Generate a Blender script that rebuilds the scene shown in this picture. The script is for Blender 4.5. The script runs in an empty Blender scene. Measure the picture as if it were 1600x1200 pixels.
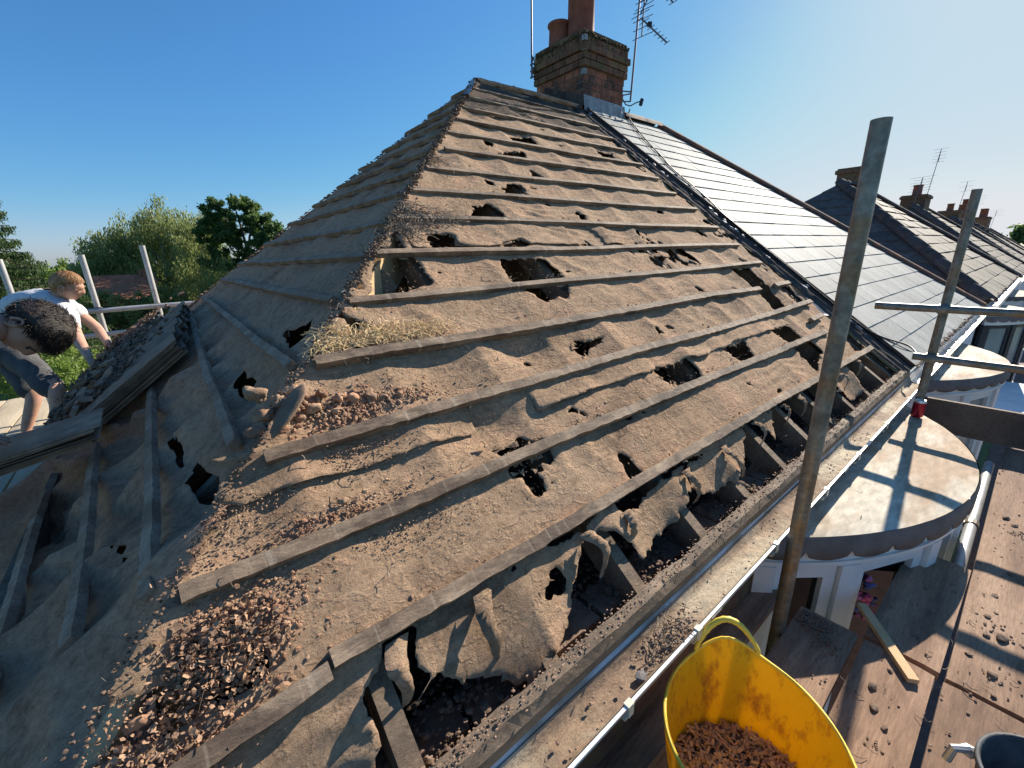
import bpy, math, random
import numpy as np
from math import radians, sin, cos, pi, hypot, atan2, sqrt
from mathutils import Vector, Matrix, Euler
random.seed(7); RNG = np.random.default_rng(11)
SC = bpy.context.scene
COL = SC.collection

# ---------------------------------------------------------------- camera, sky, sun, exposure
YAW, PIT, ROL = 0.8897, -0.3014, -0.0262
fwd = Vector((cos(PIT)*cos(YAW), cos(PIT)*sin(YAW), sin(PIT)))
rt = Vector((sin(YAW), -cos(YAW), 0)); up = rt.cross(fwd)
r2 = rt*cos(ROL) + up*sin(ROL); u2 = -rt*sin(ROL) + up*cos(ROL)
cam = bpy.data.cameras.new("camera"); camo = bpy.data.objects.new("camera", cam); COL.objects.link(camo)
m3 = Matrix((r2, u2, -fwd)).transposed()
camo.matrix_world = Matrix.Translation((0.5433, -0.5192, 0.9683)) @ m3.to_4x4()
cam.sensor_width = 36; cam.lens = 664/1600*36; cam.clip_start = .02; cam.clip_end = 3000
SC.camera = camo
SUN_EL, SUN_AZ = 29.0, 6.0
sdir = Vector((cos(radians(SUN_EL))*cos(radians(SUN_AZ)), cos(radians(SUN_EL))*sin(radians(SUN_AZ)), sin(radians(SUN_EL))))
W = bpy.data.worlds.new("World"); SC.world = W; W.use_nodes = True
nt = W.node_tree; bg = nt.nodes["Background"]
sky = nt.nodes.new("ShaderNodeTexSky"); sky.sky_type = 'NISHITA'; sky.sun_disc = False
sky.sun_elevation = radians(SUN_EL); sky.sun_rotation = radians(90-SUN_AZ)
sky.air_density = 1.0; sky.dust_density = 0.3; sky.ozone_density = 6.0
def _vm(op, src, v):
    n = nt.nodes.new('ShaderNodeVectorMath'); n.operation = op; n.inputs[1].default_value = v; nt.links.new(src, n.inputs[0]); return n.outputs[0]
cv = nt.nodes.new('ShaderNodeRGBCurve'); cv.mapping.extend = 'HORIZONTAL'      # film-like tone curve of the sky's own colour
for ci, pts in enumerate((((0, 0), (.095, .042), (.22, .11), (.33, .20), (.45, .28), (.70, .36), (1, .42)), ((0, 0), (.195, .145), (.44, .295), (.54, .355), (.96, .42), (1, .43)), ((0, 0), (.38, .325), (.49, .395), (.88, .45), (1, .455)))):
    c_ = cv.mapping.curves[ci]
    c_.points[0].location = pts[0]; c_.points[1].location = pts[-1]
    for q in pts[1:-1]: c_.points.new(*q)
cv.mapping.update()
nt.links.new(_vm('MULTIPLY', sky.outputs[0], (.1, .1, .1)), cv.inputs['Color'])
nt.links.new(_vm('MULTIPLY', cv.outputs[0], (10, 10, 10)), bg.inputs[0]); bg.inputs[1].default_value = 0.10
sl = bpy.data.lights.new("sun", 'SUN'); sl.energy = 5.0; sl.angle = radians(0.5); sl.color = (1, .91, .78)
so = bpy.data.objects.new("sun", sl); COL.objects.link(so); so.rotation_euler = sdir.to_track_quat('Z', 'Y').to_euler()
SC.view_settings.view_transform = 'Standard'; SC.view_settings.look = 'None'
SC.view_settings.exposure = 0.88; SC.view_settings.gamma = 1; SC.view_settings.use_curve_mapping = False
SC.cycles.max_bounces = 6; SC.cycles.use_denoising = True

# ---------------------------------------------------------------- materials
def newmat(name):
    m = bpy.data.materials.new(name); m.use_nodes = True
    return m, m.node_tree, m.node_tree.nodes["Principled BSDF"]
def N(t, k, **kw):
    n = t.nodes.new(k)
    for a, v in kw.items():
        if a.startswith('i_'):
            key = a[2:]; key = int(key) if key.isdigit() else key
            n.inputs[key].default_value = v
        else: setattr(n, a, v)
    return n
def ramp(t, src, stops):
    r = N(t, 'ShaderNodeValToRGB'); e = r.color_ramp.elements
    while len(e) < len(stops): e.new(.5)
    for i, (p, c) in enumerate(stops): e[i].position = p; e[i].color = (*c, 1)
    t.links.new(src, r.inputs[0]); return r.outputs[0]
def mixc(t, fac, a, b, mode='MIX'):
    m = N(t, 'ShaderNodeMix', data_type='RGBA', blend_type=mode)
    for s, v in ((0, fac), (6, a), (7, b)):
        if hasattr(v, 'is_linked') or hasattr(v, 'links'): t.links.new(v, m.inputs[s])
        elif s == 0: m.inputs[0].default_value = v
        else: m.inputs[s].default_value = (*v, 1)
    return m.outputs[2]
def coord(t, scale=(1, 1, 1), rot=(0, 0, 0)):
    g = N(t, 'ShaderNodeNewGeometry'); mp = N(t, 'ShaderNodeMapping')
    mp.inputs['Scale'].default_value = scale; mp.inputs['Rotation'].default_value = rot
    t.links.new(g.outputs['Position'], mp.inputs[0]); return mp.outputs[0]
def noise(t, vec, scale, detail=6, rough=.6):
    n = N(t, 'ShaderNodeTexNoise'); n.inputs['Scale'].default_value = scale; n.inputs['Detail'].default_value = detail
    n.inputs['Roughness'].default_value = rough; t.links.new(vec, n.inputs['Vector']); return n.outputs['Fac']
def bump(t, b, src, strength, dist):
    bm = N(t, 'ShaderNodeBump'); bm.inputs['Strength'].default_value = strength; bm.inputs['Distance'].default_value = dist
    t.links.new(src, bm.inputs['Height']); t.links.new(bm.outputs[0], b.inputs['Normal'])
def rnd(t):
    return N(t, 'ShaderNodeObjectInfo').outputs['Random']
def surf(name, c1, c2, scale=8, c3=None, s3=2, rough=.85, bs=.5, bd=.01, bscale=60, stretch=(1, 1, 1), rot=(0, 0, 0), vary=0, metal=0, spec=.5, fine=None):
    m, t, b = newmat(name); v = coord(t, stretch, rot)
    c = ramp(t, noise(t, v, scale, 8), [(.35, c1), (.65, c2)])
    if c3: 
        f = ramp(t, noise(t, v, s3, 5), [(.48, (0, 0, 0)), (.62, (1, 1, 1))]); c = mixc(t, f, c, c3)
    if fine:
        c = mixc(t, .6, c, ramp(t, noise(t, v, fine, 3), [(.3, (.55, .55, .55)), (.7, (1.3, 1.3, 1.3))]), 'MULTIPLY')
    if vary:
        r = ramp(t, rnd(t), [(0, (1-vary,)*3), (1, (1+vary,)*3)]); c = mixc(t, 1.0, c, r, 'MULTIPLY')
    t.links.new(c, b.inputs['Base Color']); b.inputs['Roughness'].default_value = rough; b.inputs['Metallic'].default_value = metal
    b.inputs['Specular IOR Level'].default_value = spec
    if bs: bump(t, b, noise(t, v, bscale, 8, .7), bs, bd)
    return m

def felt_mat(name, a, b_, c_, dust, dark):
    m, t, b = newmat(name); v = coord(t)
    c = ramp(t, noise(t, v, 2.2, 8, .65), [(.3, a), (.5, b_), (.7, c_)])
    f = ramp(t, noise(t, v, 4.5, 8, .7), [(.5, (0, 0, 0)), (.68, (1, 1, 1))]); c = mixc(t, f, c, dust)
    v2 = coord(t, (1.3, 1.0, 1.0)); f2 = ramp(t, noise(t, v2, 1.3, 6, .75), [(.54, (0, 0, 0)), (.66, (.8, .8, .8))]); c = mixc(t, f2, c, dark)
    st = coord(t, (1.5, 11, 11), (0, 0, .12)); c = mixc(t, .8, c, ramp(t, noise(t, st, 5, 6, .75), [(.3, (.74, .73, .72)), (.5, (1, 1, 1)), (.72, (1.22, 1.2, 1.17))]), 'MULTIPLY')
    g = ramp(t, noise(t, v, 210, 4, .75), [(.34, (.50, .48, .47)), (.48, (1, 1, 1)), (.6, (1.04, 1.03, 1.0)), (.72, (1.6, 1.5, 1.38))]); c = mixc(t, .45, c, g, 'MULTIPLY')
    g2 = ramp(t, noise(t, v, 34, 8, .8), [(.36, (.62, .6, .58)), (.5, (1, 1, 1)), (.66, (1.18, 1.16, 1.12))]); c = mixc(t, .9, c, g2, 'MULTIPLY')
    t.links.new(c, b.inputs['Base Color']); b.inputs['Roughness'].default_value = .95; b.inputs['Specular IOR Level'].default_value = .15
    h1 = noise(t, v, 260, 5, .8); h2 = noise(t, v, 60, 8, .75)
    ad = N(t, 'ShaderNodeMath', operation='MULTIPLY_ADD'); ad.inputs[1].default_value = 2.6; t.links.new(h2, ad.inputs[0]); t.links.new(h1, ad.inputs[2])
    w1 = coord(t, (1, 1.6, 1.6), (0, 0, .25)); cn_ = noise(t, w1, 7, 4, .6)            # sharp creases
    cr = ramp(t, cn_, [(.0, (0, 0, 0)), (.46, (0, 0, 0)), (.50, (1, 1, 1)), (.54, (0, 0, 0)), (1, (0, 0, 0))])
    a2 = N(t, 'ShaderNodeMath', operation='MULTIPLY_ADD'); a2.inputs[1].default_value = .9; t.links.new(cr, a2.inputs[0]); t.links.new(ad.outputs[0], a2.inputs[2])
    bump(t, b, a2.outputs[0], .9, .0034)
    return m
M = {}
M['felt'] = felt_mat('roofing_felt', (.31, .205, .13), (.40, .275, .18), (.49, .345, .23), (.50, .31, .20), (.17, .115, .08))
M['felt_dark'] = felt_mat('dark_felt', (.07, .052, .042), (.105, .08, .062), (.14, .105, .082), (.13, .09, .068), (.05, .038, .032))  # felt in much darker tones, for the overlay sheet on the top courses
M['felt_shade_lift'] = felt_mat('roofing_felt_shade_lift', (.40, .225, .14), (.53, .31, .20), (.62, .38, .25), (.60, .32, .19), (.28, .155, .10))  # same felt, colour lightened and reddened to offset blue shade on the hip
def timber(name, c1, c2, mark=False, **kw):
    m = surf(name, c1, c2, 14, stretch=(.4, 1, 1), bs=.9, bd=.004, bscale=80, vary=.12, fine=120, **kw)
    if mark:
        t = m.node_tree; b = t.nodes["Principled BSDF"]; src = b.inputs['Base Color'].links[0].from_socket
        v = coord(t, (1, .02, .02)); f = ramp(t, noise(t, v, 30, 3, .8), [(.58, (0, 0, 0)), (.66, (.5, .5, .5))])
        t.links.new(mixc(t, f, src, (.42, .34, .25)), b.inputs['Base Color'])
    return m
M['batten'] = timber('weathered_batten', (.17, .115, .075), (.36, .26, .175), True, c3=(.12, .08, .055), s3=11)
M['batten_hip'] = surf('mossy_batten', (.22, .125, .075), (.36, .21, .13), 14, c3=(.42, .28, .19), s3=9, bs=.8, bd=.004, bscale=70, fine=120)
M['rafter'] = timber('old_rafter', (.13, .09, .06), (.25, .18, .12))
M['ply'] = surf('sawn_softwood', (.55, .36, .18), (.66, .46, .25), 9, stretch=(1, 1, .2), bs=.2, bscale=60)
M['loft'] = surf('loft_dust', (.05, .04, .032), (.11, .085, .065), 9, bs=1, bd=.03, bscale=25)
M['rubble'] = surf('mortar_rubble', (.30, .15, .085), (.48, .27, .16), 14, c3=(.52, .34, .21), s3=6, bs=1, bd=.006, bscale=90, vary=.3)
M['rubble_dark'] = surf('soot_rubble', (.16, .10, .07), (.32, .21, .14), 14, bs=1, bd=.006, bscale=90, vary=.35)
M['flake'] = surf('crumbled_flakes', (.30, .17, .10), (.54, .34, .21), 20, bs=.8, bd=.003, bscale=120, vary=.3)
M['straw'] = surf('straw', (.66, .48, .24), (.80, .62, .36), 20, bs=0)
M['twig'] = surf('twig', (.15, .11, .08), (.30, .24, .18), 20, bs=0)
M['brick'] = surf('chimney_brick', (.22, .075, .042), (.38, .145, .08), 16, c3=(.09, .055, .045), s3=5, bs=1, bd=.004, bscale=110, vary=.45)
M['brick_cap'] = surf('sooty_brick', (.12, .06, .038), (.28, .125, .072), 14, c3=(.17, .115, .05), s3=7, bs=1, bd=.004, bscale=110, vary=.3)
M['mortar'] = surf('mortar', (.16, .13, .105), (.28, .23, .18), 20, bs=.8, bd=.003, bscale=90)
M['moss'] = surf('moss', (.05, .04, .02), (.13, .095, .03), 30, bs=1, bd=.01, bscale=80)
M['pot'] = surf('terracotta', (.20, .06, .035), (.30, .10, .06), 9, bs=.3, bd=.003, bscale=60, rough=.7)
M['potdark'] = surf('sooty_pot', (.07, .04, .03), (.14, .07, .05), 12, bs=.3, bscale=60)
M['lead'] = surf('lead', (.20, .21, .23), (.34, .35, .37), 10, c3=(.45, .46, .47), s3=9, rough=.6, bs=.5, bd=.006, bscale=30)
M['drip'] = surf('bay_lead', (.11, .10, .10), (.18, .165, .165), 10, rough=.75, bs=.4, bd=.004, bscale=30)
M['leaddark'] = surf('dark_lead', (.06, .048, .042), (.115, .09, .08), 10, rough=.95, spec=.1, bs=.4, bd=.004, bscale=30)
def slate_mat(name, c1, c2, rough, spec, vary=.12):
    m = surf(name, c1, c2, 5, rough=rough, bs=.25, bd=.002, bscale=140, vary=vary, spec=spec, fine=60, stretch=(1, .35, .35)); return m
M['slate'] = slate_mat('smooth_slate', (.34, .345, .325), (.40, .405, .38), .7, .06)
M['slate_old'] = surf('old_slate', (.085, .075, .062), (.155, .135, .11), 4, c3=(.18, .15, .105), s3=9, rough=.8, bs=.6, bd=.004, bscale=70, vary=.25)
M['slate_dark'] = surf('dark_slate', (.09, .065, .055), (.16, .12, .10), 7, rough=.75, bs=.5, bd=.004, bscale=70, vary=.3)
M['ridge'] = surf('red_ridge_tile', (.15, .06, .04), (.25, .11, .07), 9, c3=(.11, .08, .065), s3=5, rough=.9, bs=.5, bd=.004, bscale=60, vary=.2)
M['ridge_dark'] = surf('dark_ridge_tile', (.06, .045, .045), (.11, .085, .08), 9, rough=.9, bs=.4, bd=.004, bscale=60, vary=.2)
M['pvc'] = surf('gutter_plastic', (.42, .40, .38), (.58, .56, .54), 8, c3=(.30, .24, .19), s3=5, rough=.45, bs=.1, bscale=40)
M['pvcwhite'] = surf('white_plastic', (.72, .72, .71), (.82, .82, .81), 6, rough=.35, bs=.05, bscale=20)
M['cream'] = surf('cream_clip', (.62, .58, .44), (.72, .68, .54), 6, rough=.4, bs=.05, bscale=20)
M['mud'] = surf('gutter_silt', (.20, .125, .08), (.36, .25, .16), 6, c3=(.50, .42, .30), s3=3.5, bs=1, bd=.008, bscale=55, stretch=(.5, 1, 1), fine=150)
M['bayroof'] = surf('weathered_roof_sheet', (.48, .41, .31), (.66, .60, .48), 5, c3=(.40, .28, .18), s3=3.2, rough=.85, bs=.6, bd=.004, bscale=22, stretch=(.45, 1.5, 1), rot=(0, 0, .35), fine=25)
M['steel'] = surf('galvanised_tube', (.15, .15, .13), (.30, .30, .27), 14, c3=(.27, .20, .13), s3=9, rough=.48, fine=60, bs=.3, bd=.002, bscale=120, metal=.5)
M['steelpale'] = surf('pale_galvanised_tube', (.36, .37, .37), (.50, .50, .49), 9, rough=.45, bs=.2, bd=.002, bscale=90, metal=.35)
M['board'] = surf('scaffold_board', (.19, .11, .068), (.34, .21, .135), 9, c3=(.40, .26, .17), s3=2.3, rough=.9, bs=.9, bd=.004, bscale=45, stretch=(.18, 1.4, 1), vary=.15, fine=110)
M['boardedge'] = M['board']
M['boardpale'] = surf('pale_scaffold_board', (.42, .33, .22), (.55, .45, .31), 5, bs=.4, bscale=40, stretch=(1, .3, 1))
M['toe'] = surf('toe_board', (.13, .085, .065), (.22, .15, .11), 4, bs=.4, bscale=30, vary=.1, fine=60)
M['render'] = surf('white_render', (.66, .67, .68), (.78, .78, .78), 4, bs=.3, bd=.004, bscale=80)
M['darkframe'] = surf('dark_window_frame', (.018, .02, .028), (.03, .033, .045), 4, rough=.4, bs=0)
M['can'] = surf('red_can', (.30, .01, .03), (.36, .015, .035), 20, rough=.3, bs=0, metal=.3)
M['alu'] = surf('aluminium', (.6, .6, .6), (.7, .7, .7), 10, rough=.35, bs=0, metal=.8)
M['black'] = surf('black_plastic', (.012, .012, .014), (.03, .03, .033), 9, rough=.5, bs=.1, bscale=60)
M['antenna'] = surf('antenna_metal', (.10, .10, .13), (.18, .18, .22), 9, rough=.5, bs=0, metal=.5)
M['bucket'] = surf('dusty_bucket', (.04, .043, .048), (.10, .105, .11), 14, rough=.7, bs=.2, bscale=60)
M['tile_edge'] = surf('stacked_slate', (.17, .105, .065), (.33, .21, .13), 12, rough=.85, bs=.6, bd=.003, bscale=60, vary=.35)
M['bark'] = surf('bark', (.08, .06, .045), (.16, .13, .10), 12, bs=1, bd=.02, bscale=20)
M['barkpale'] = surf('birch_bark', (.35, .33, .30), (.55, .53, .49), 5, c3=(.08, .07, .06), s3=6, bs=.5, bscale=20)
def leafmat(name, c1, c2):
    m, t, b = newmat(name)
    c = ramp(t, rnd(t), [(0, c1), (1, c2)])
    v = coord(t); c = ramp(t, noise(t, v, 1.4, 6, .8), [(.3, c1), (.7, c2)])
    t.links.new(c, b.inputs['Base Color']); b.inputs['Roughness'].default_value = .6
    b.inputs['Transmission Weight'].default_value = 0
    tr = N(t, 'ShaderNodeBsdfTranslucent'); t.links.new(c, tr.inputs[0]); mx = N(t, 'ShaderNodeMixShader'); mx.inputs[0].default_value = .5
    out = t.nodes['Material Output']; t.links.new(b.outputs[0], mx.inputs[1]); t.links.new(tr.outputs[0], mx.inputs[2]); t.links.new(mx.outputs[0], out.inputs[0])
    return m
M['leaf_birch'] = leafmat('birch_leaves', (.16, .20, .055), (.38, .42, .16))
M['leaf_dark'] = leafmat('dark_leaves', (.05, .10, .025), (.14, .22, .06))
M['leaf_con'] = leafmat('conifer_needles', (.04, .08, .03), (.10, .16, .05))
M['leaf_bright'] = leafmat('bright_leaves', (.13, .21, .03), (.30, .38, .09))
M['grass'] = surf('lawn', (.05, .085, .02), (.10, .14, .04), 3, bs=.6, bd=.03, bscale=30)
M['tarmac'] = surf('asphalt', (.045, .043, .042), (.07, .066, .063), 20, bs=.5, bscale=80)
M['drive'] = surf('brick_drive', (.09, .05, .04), (.15, .085, .07), 6, bs=.5, bscale=30)
def glassmat():
    m, t, b = newmat('window_glass'); b.inputs['Base Color'].default_value = (.02, .028, .03, 1); b.inputs['Roughness'].default_value = .04
    b.inputs['Transmission Weight'].default_value = .75; b.inputs['IOR'].default_value = 1.45
    v = coord(t); bump(t, b, noise(t, v, 3, 2), .05, .02); return m
M['glass'] = glassmat()
M['pane'] = surf('far_window_pane', (.16, .20, .22), (.26, .31, .33), 2, rough=.12, bs=0, spec=.8)
M['interior'] = surf('room_interior', (.025, .024, .023), (.05, .048, .045), 2, bs=0)
M['pink'] = surf('pink_petals', (.85, .12, .34), (.92, .28, .50), 30, bs=0)
M['purple'] = surf('purple_petals', (.16, .15, .38), (.30, .28, .55), 30, bs=0)
M['stem'] = surf('green_stems', (.05, .13, .05), (.12, .24, .09), 20, bs=0)
M['bluewhite'] = surf('striped_blind', (.65, .68, .78), (.75, .77, .82), 8, bs=0)
M['blue'] = surf('blue_cloth', (.05, .08, .30), (.08, .12, .38), 8, bs=0)
def skin(name, c, c2):
    m, t, b = newmat(name); v = coord(t); cc = ramp(t, noise(t, v, 14, 5), [(.35, c), (.65, c2)]); t.links.new(cc, b.inputs['Base Color'])
    b.inputs['Roughness'].default_value = .55; b.inputs['Subsurface Weight'].default_value = .15; b.inputs['Subsurface Radius'].default_value = (.01, .004, .002)
    bump(t, b, noise(t, v, 150, 4), .2, .002); return m
M['skin'] = skin('pale_skin', (.46, .25, .17), (.56, .32, .23)); M['skin2'] = skin('tanned_skin', (.34, .18, .125), (.44, .24, .17))
def cloth(name, c1, c2):
    m = surf(name, c1, c2, 10, rough=.9, bs=1, bd=.016, bscale=15, spec=.2, fine=200); return m
M['white_cloth'] = cloth('white_cotton', (.66, .66, .68), (.76, .76, .78)); M['black_cloth'] = cloth('black_cotton', (.014, .015, .02), (.03, .032, .04))
M['grey_cloth'] = cloth('charcoal_cotton', (.075, .075, .08), (.12, .118, .12)); M['trouser'] = cloth('dark_trousers', (.03, .03, .035), (.06, .06, .065))
M['hair_dark'] = surf('dark_brown_hair', (.012, .008, .006), (.045, .028, .018), 60, rough=.5, bs=.8, bd=.006, bscale=90, stretch=(1, 1, 3))
M['hair_ginger'] = surf('ginger_hair', (.30, .14, .05), (.55, .30, .13), 40, rough=.5, bs=.8, bd=.004, bscale=110, stretch=(1, 1, .3))
def tubmat():
    m, t, b = newmat('yellow_plastic'); v = coord(t)
    st = coord(t, (1, 1, .45)); c = ramp(t, noise(t, st, 22, 8, .75), [(.3, (.86, .55, .015)), (.5, (.90, .60, .02)), (.62, (.62, .33, .03)), (.74, (.32, .17, .05))])
    t.links.new(c, b.inputs['Base Color']); b.inputs['Roughness'].default_value = .45
    tr = N(t, 'ShaderNodeBsdfTranslucent'); t.links.new(c, tr.inputs[0]); mx = N(t, 'ShaderNodeMixShader'); mx.inputs[0].default_value = .3
    out = t.nodes['Material Output']; t.links.new(b.outputs[0], mx.inputs[1]); t.links.new(tr.outputs[0], mx.inputs[2]); t.links.new(mx.outputs[0], out.inputs[0])
    bump(t, b, noise(t, v, 70, 6), .25, .003); return m
M['tub'] = tubmat()
M['rubble_fine'] = surf('mortar_dust', (.30, .18, .115), (.46, .30, .20), 30, bs=1, bd=.004, bscale=120, vary=.2)
M['scuff'] = surf('yellow_rim', (.84, .60, .05), (.88, .66, .10), 20, rough=.5, bs=.1)

# ---------------------------------------------------------------- geometry helpers
class MB:
    def __init__(s): s.v = []; s.f = []
    def add(s, vs, fs):
        o = len(s.v); s.v += [tuple(p) for p in vs]; s.f += [tuple(i+o for i in f) for f in fs]; return s
    def box(s, c, size, ax=None):
        """box centred at c with half axes ax (3 vectors, unit) and full size"""
        ax = ax or (Vector((1, 0, 0)), Vector((0, 1, 0)), Vector((0, 0, 1))); c = Vector(c); vs = []
        for k in (-.5, .5):
            for j in (-.5, .5):
                for i in (-.5, .5): vs.append(c + ax[0]*size[0]*i + ax[1]*size[1]*j + ax[2]*size[2]*k)
        return s.add(vs, [(0, 2, 3, 1), (4, 5, 7, 6), (0, 1, 5, 4), (2, 6, 7, 3), (0, 4, 6, 2), (1, 3, 7, 5)])
    def prism(s, poly, d):
        """poly: list of 3D points (planar), extruded by vector d"""
        n = len(poly); d = Vector(d); a = [Vector(p) for p in poly]; b = [p+d for p in a]
        return s.add(a+b, [tuple(range(n-1, -1, -1)), tuple(range(n, 2*n))] + [(i, (i+1) % n, n+(i+1) % n, n+i) for i in range(n)])
    def tube(s, pts, r, n=10, cap=True):
        pts = [Vector(p) for p in pts]; rs = r if isinstance(r, (list, tuple)) else [r]*len(pts); rings = []; u = None
        for i, p in enumerate(pts):
            t = (pts[min(i+1, len(pts)-1)] - pts[max(i-1, 0)]).normalized()
            if u is None:
                u = t.cross(Vector((0, 0, 1)));
                if u.length < .05: u = t.cross(Vector((1, 0, 0)))
            u = (u - t*u.dot(t)).normalized(); w = t.cross(u)
            rings.append([p + (u*cos(2*pi*k/n) + w*sin(2*pi*k/n))*rs[i] for k in range(n)])
        vs = [q for R_ in rings for q in R_]; fs = []
        for i in range(len(pts)-1):
            for k in range(n): a = i*n+k; b = i*n+(k+1) % n; fs.append((a, b, b+n, a+n))
        if cap: fs += [tuple(range(n-1, -1, -1)), tuple(range((len(pts)-1)*n, len(pts)*n))]
        return s.add(vs, fs)
    def lathe(s, c, prof, n=28, ax=None, wob=None):
        c = Vector(c); vs = []; fs = []
        for (r, z) in prof:
            for k in range(n):
                a = 2*pi*k/n; rr = r*(wob(a, z) if wob else 1); vs.append(c + Vector((rr*cos(a), rr*sin(a), z)))
        for i in range(len(prof)-1):
            for k in range(n): a = i*n+k; b = i*n+(k+1) % n; fs.append((a, b, b+n, a+n))
        return s.add(vs, fs)
    def lump(s, c, r, sq=(1, 1, 1), rough=.3, ax=None):
        """rough faceted stone"""
        t = (1+5**.5)/2; ico = [(-1, t, 0), (1, t, 0), (-1, -t, 0), (1, -t, 0), (0, -1, t), (0, 1, t), (0, -1, -t), (0, 1, -t), (t, 0, -1), (t, 0, 1), (-t, 0, -1), (-t, 0, 1)]
        F = [(0, 11, 5), (0, 5, 1), (0, 1, 7), (0, 7, 10), (0, 10, 11), (1, 5, 9), (5, 11, 4), (11, 10, 2), (10, 7, 6), (7, 1, 8), (3, 9, 4), (3, 4, 2), (3, 2, 6), (3, 6, 8), (3, 8, 9), (4, 9, 5), (2, 4, 11), (6, 2, 10), (8, 6, 7), (9, 8, 1)]
        R_ = Euler((random.random()*6, random.random()*6, random.random()*6)).to_matrix(); c = Vector(c); vs = []
        for p in ico:
            q = Vector(p).normalized()*r*(1+random.uniform(-rough, rough)); q = R_ @ q
            q = Vector((q.x*sq[0], q.y*sq[1], q.z*sq[2]))
            if ax: q = ax[0]*q.x + ax[1]*q.y + ax[2]*q.z
            vs.append(c+q)
        return s.add(vs, F)
    def build(s, name, mat, parent=None, smooth=False):
        me = bpy.data.meshes.new(name); me.from_pydata([tuple(v) for v in s.v], [], s.f); me.update()
        return link(name, me, mat, parent, smooth)
def link(name, me, mat, parent=None, smooth=False):
    o = bpy.data.objects.new(name, me); COL.objects.link(o)
    if mat: me.materials.clear(); me.materials.append(mat)
    if smooth: me.polygons.foreach_set('use_smooth', [True]*len(me.polygons))
    if parent: o.parent = parent
    return o
def tag(o, label=None, cat=None, group=None, kind=None):
    for k, v in (('label', label), ('category', cat), ('group', group), ('kind', kind)):
        if v: o[k] = v
    return o
def thing(name, label, cat, group=None, loc=(0, 0, 0)):
    o = bpy.data.objects.new(name, None); COL.objects.link(o); o.location = loc; o.empty_display_size = .1
    return tag(o, label, cat, group)
def npmesh(name, V, Fq, mat, parent=None, smooth=False):
    """V (n,3), Fq (m,k) numpy"""
    me = bpy.data.meshes.new(name); k = Fq.shape[1]
    me.vertices.add(len(V)); me.vertices.foreach_set('co', V.astype(np.float32).ravel())
    me.loops.add(Fq.size); me.loops.foreach_set('vertex_index', Fq.astype(np.int32).ravel())
    me.polygons.add(len(Fq)); me.polygons.foreach_set('loop_start', np.arange(0, Fq.size, k, dtype=np.int32))
    me.polygons.foreach_set('loop_total', np.full(len(Fq), k, dtype=np.int32)); me.update(calc_edges=True)
    return link(name, me, mat, parent, smooth)
# vectorised value noise
_T = RNG.random((64, 64, 64))
def vn(x, y, z=0.0):
    x = np.asarray(x, float); y = np.asarray(y, float); z = np.zeros_like(x) + z
    xi = np.floor(x).astype(int); yi = np.floor(y).astype(int); zi = np.floor(z).astype(int)
    fx = x-xi; fy = y-yi; fz = z-zi; fx = fx*fx*(3-2*fx); fy = fy*fy*(3-2*fy); fz = fz*fz*(3-2*fz); o = 0
    for a in (0, 1):
        for b in (0, 1):
            for c in (0, 1):
                o = o + _T[(xi+a) & 63, (yi+b) & 63, (zi+c) & 63]*(fx if a else 1-fx)*(fy if b else 1-fy)*(fz if c else 1-fz)
    return o*2-1
def fbm(x, y, z=0., o=4):
    r = 0; a = .5
    for i in range(o): r = r + a*vn(x*2**i, y*2**i, z+i*7.3); a *= .5
    return r
def inpoly(px, py, poly):
    ins = np.zeros(px.shape, bool); n = len(poly)
    for i in range(n):
        x1, y1 = poly[i]; x2, y2 = poly[(i+1) % n]
        if y1 == y2: continue
        c = ((y1 > py) != (y2 > py)) & (px < (x2-x1)*(py-y1)/(y2-y1)+x1); ins ^= c
    return ins

def lump2(c, r, sq=(1, 1, .8), ax=None, rough=.35):
    """rounded irregular lump"""
    import bmesh
    bm = bmesh.new(); bmesh.ops.create_icosphere(bm, subdivisions=3, radius=1); o = random.random()*99; mb = MB(); c = Vector(c)
    co = np.array([v.co[:] for v in bm.verts]); d = 1+rough*fbm(co[:, 0]*1.3+o, co[:, 1]*1.3, co[:, 2]*1.3+o, 4)*1.6; co = co*d[:, None]*r*np.array(sq)
    ax = ax or (Vector((1, 0, 0)), Vector((0, 1, 0)), Vector((0, 0, 1)))
    mb.v = [tuple(c+ax[0]*q[0]+ax[1]*q[1]+ax[2]*q[2]) for q in co]; mb.f = [tuple(v.index for v in f.verts) for f in bm.faces]; bm.free(); return mb
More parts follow.
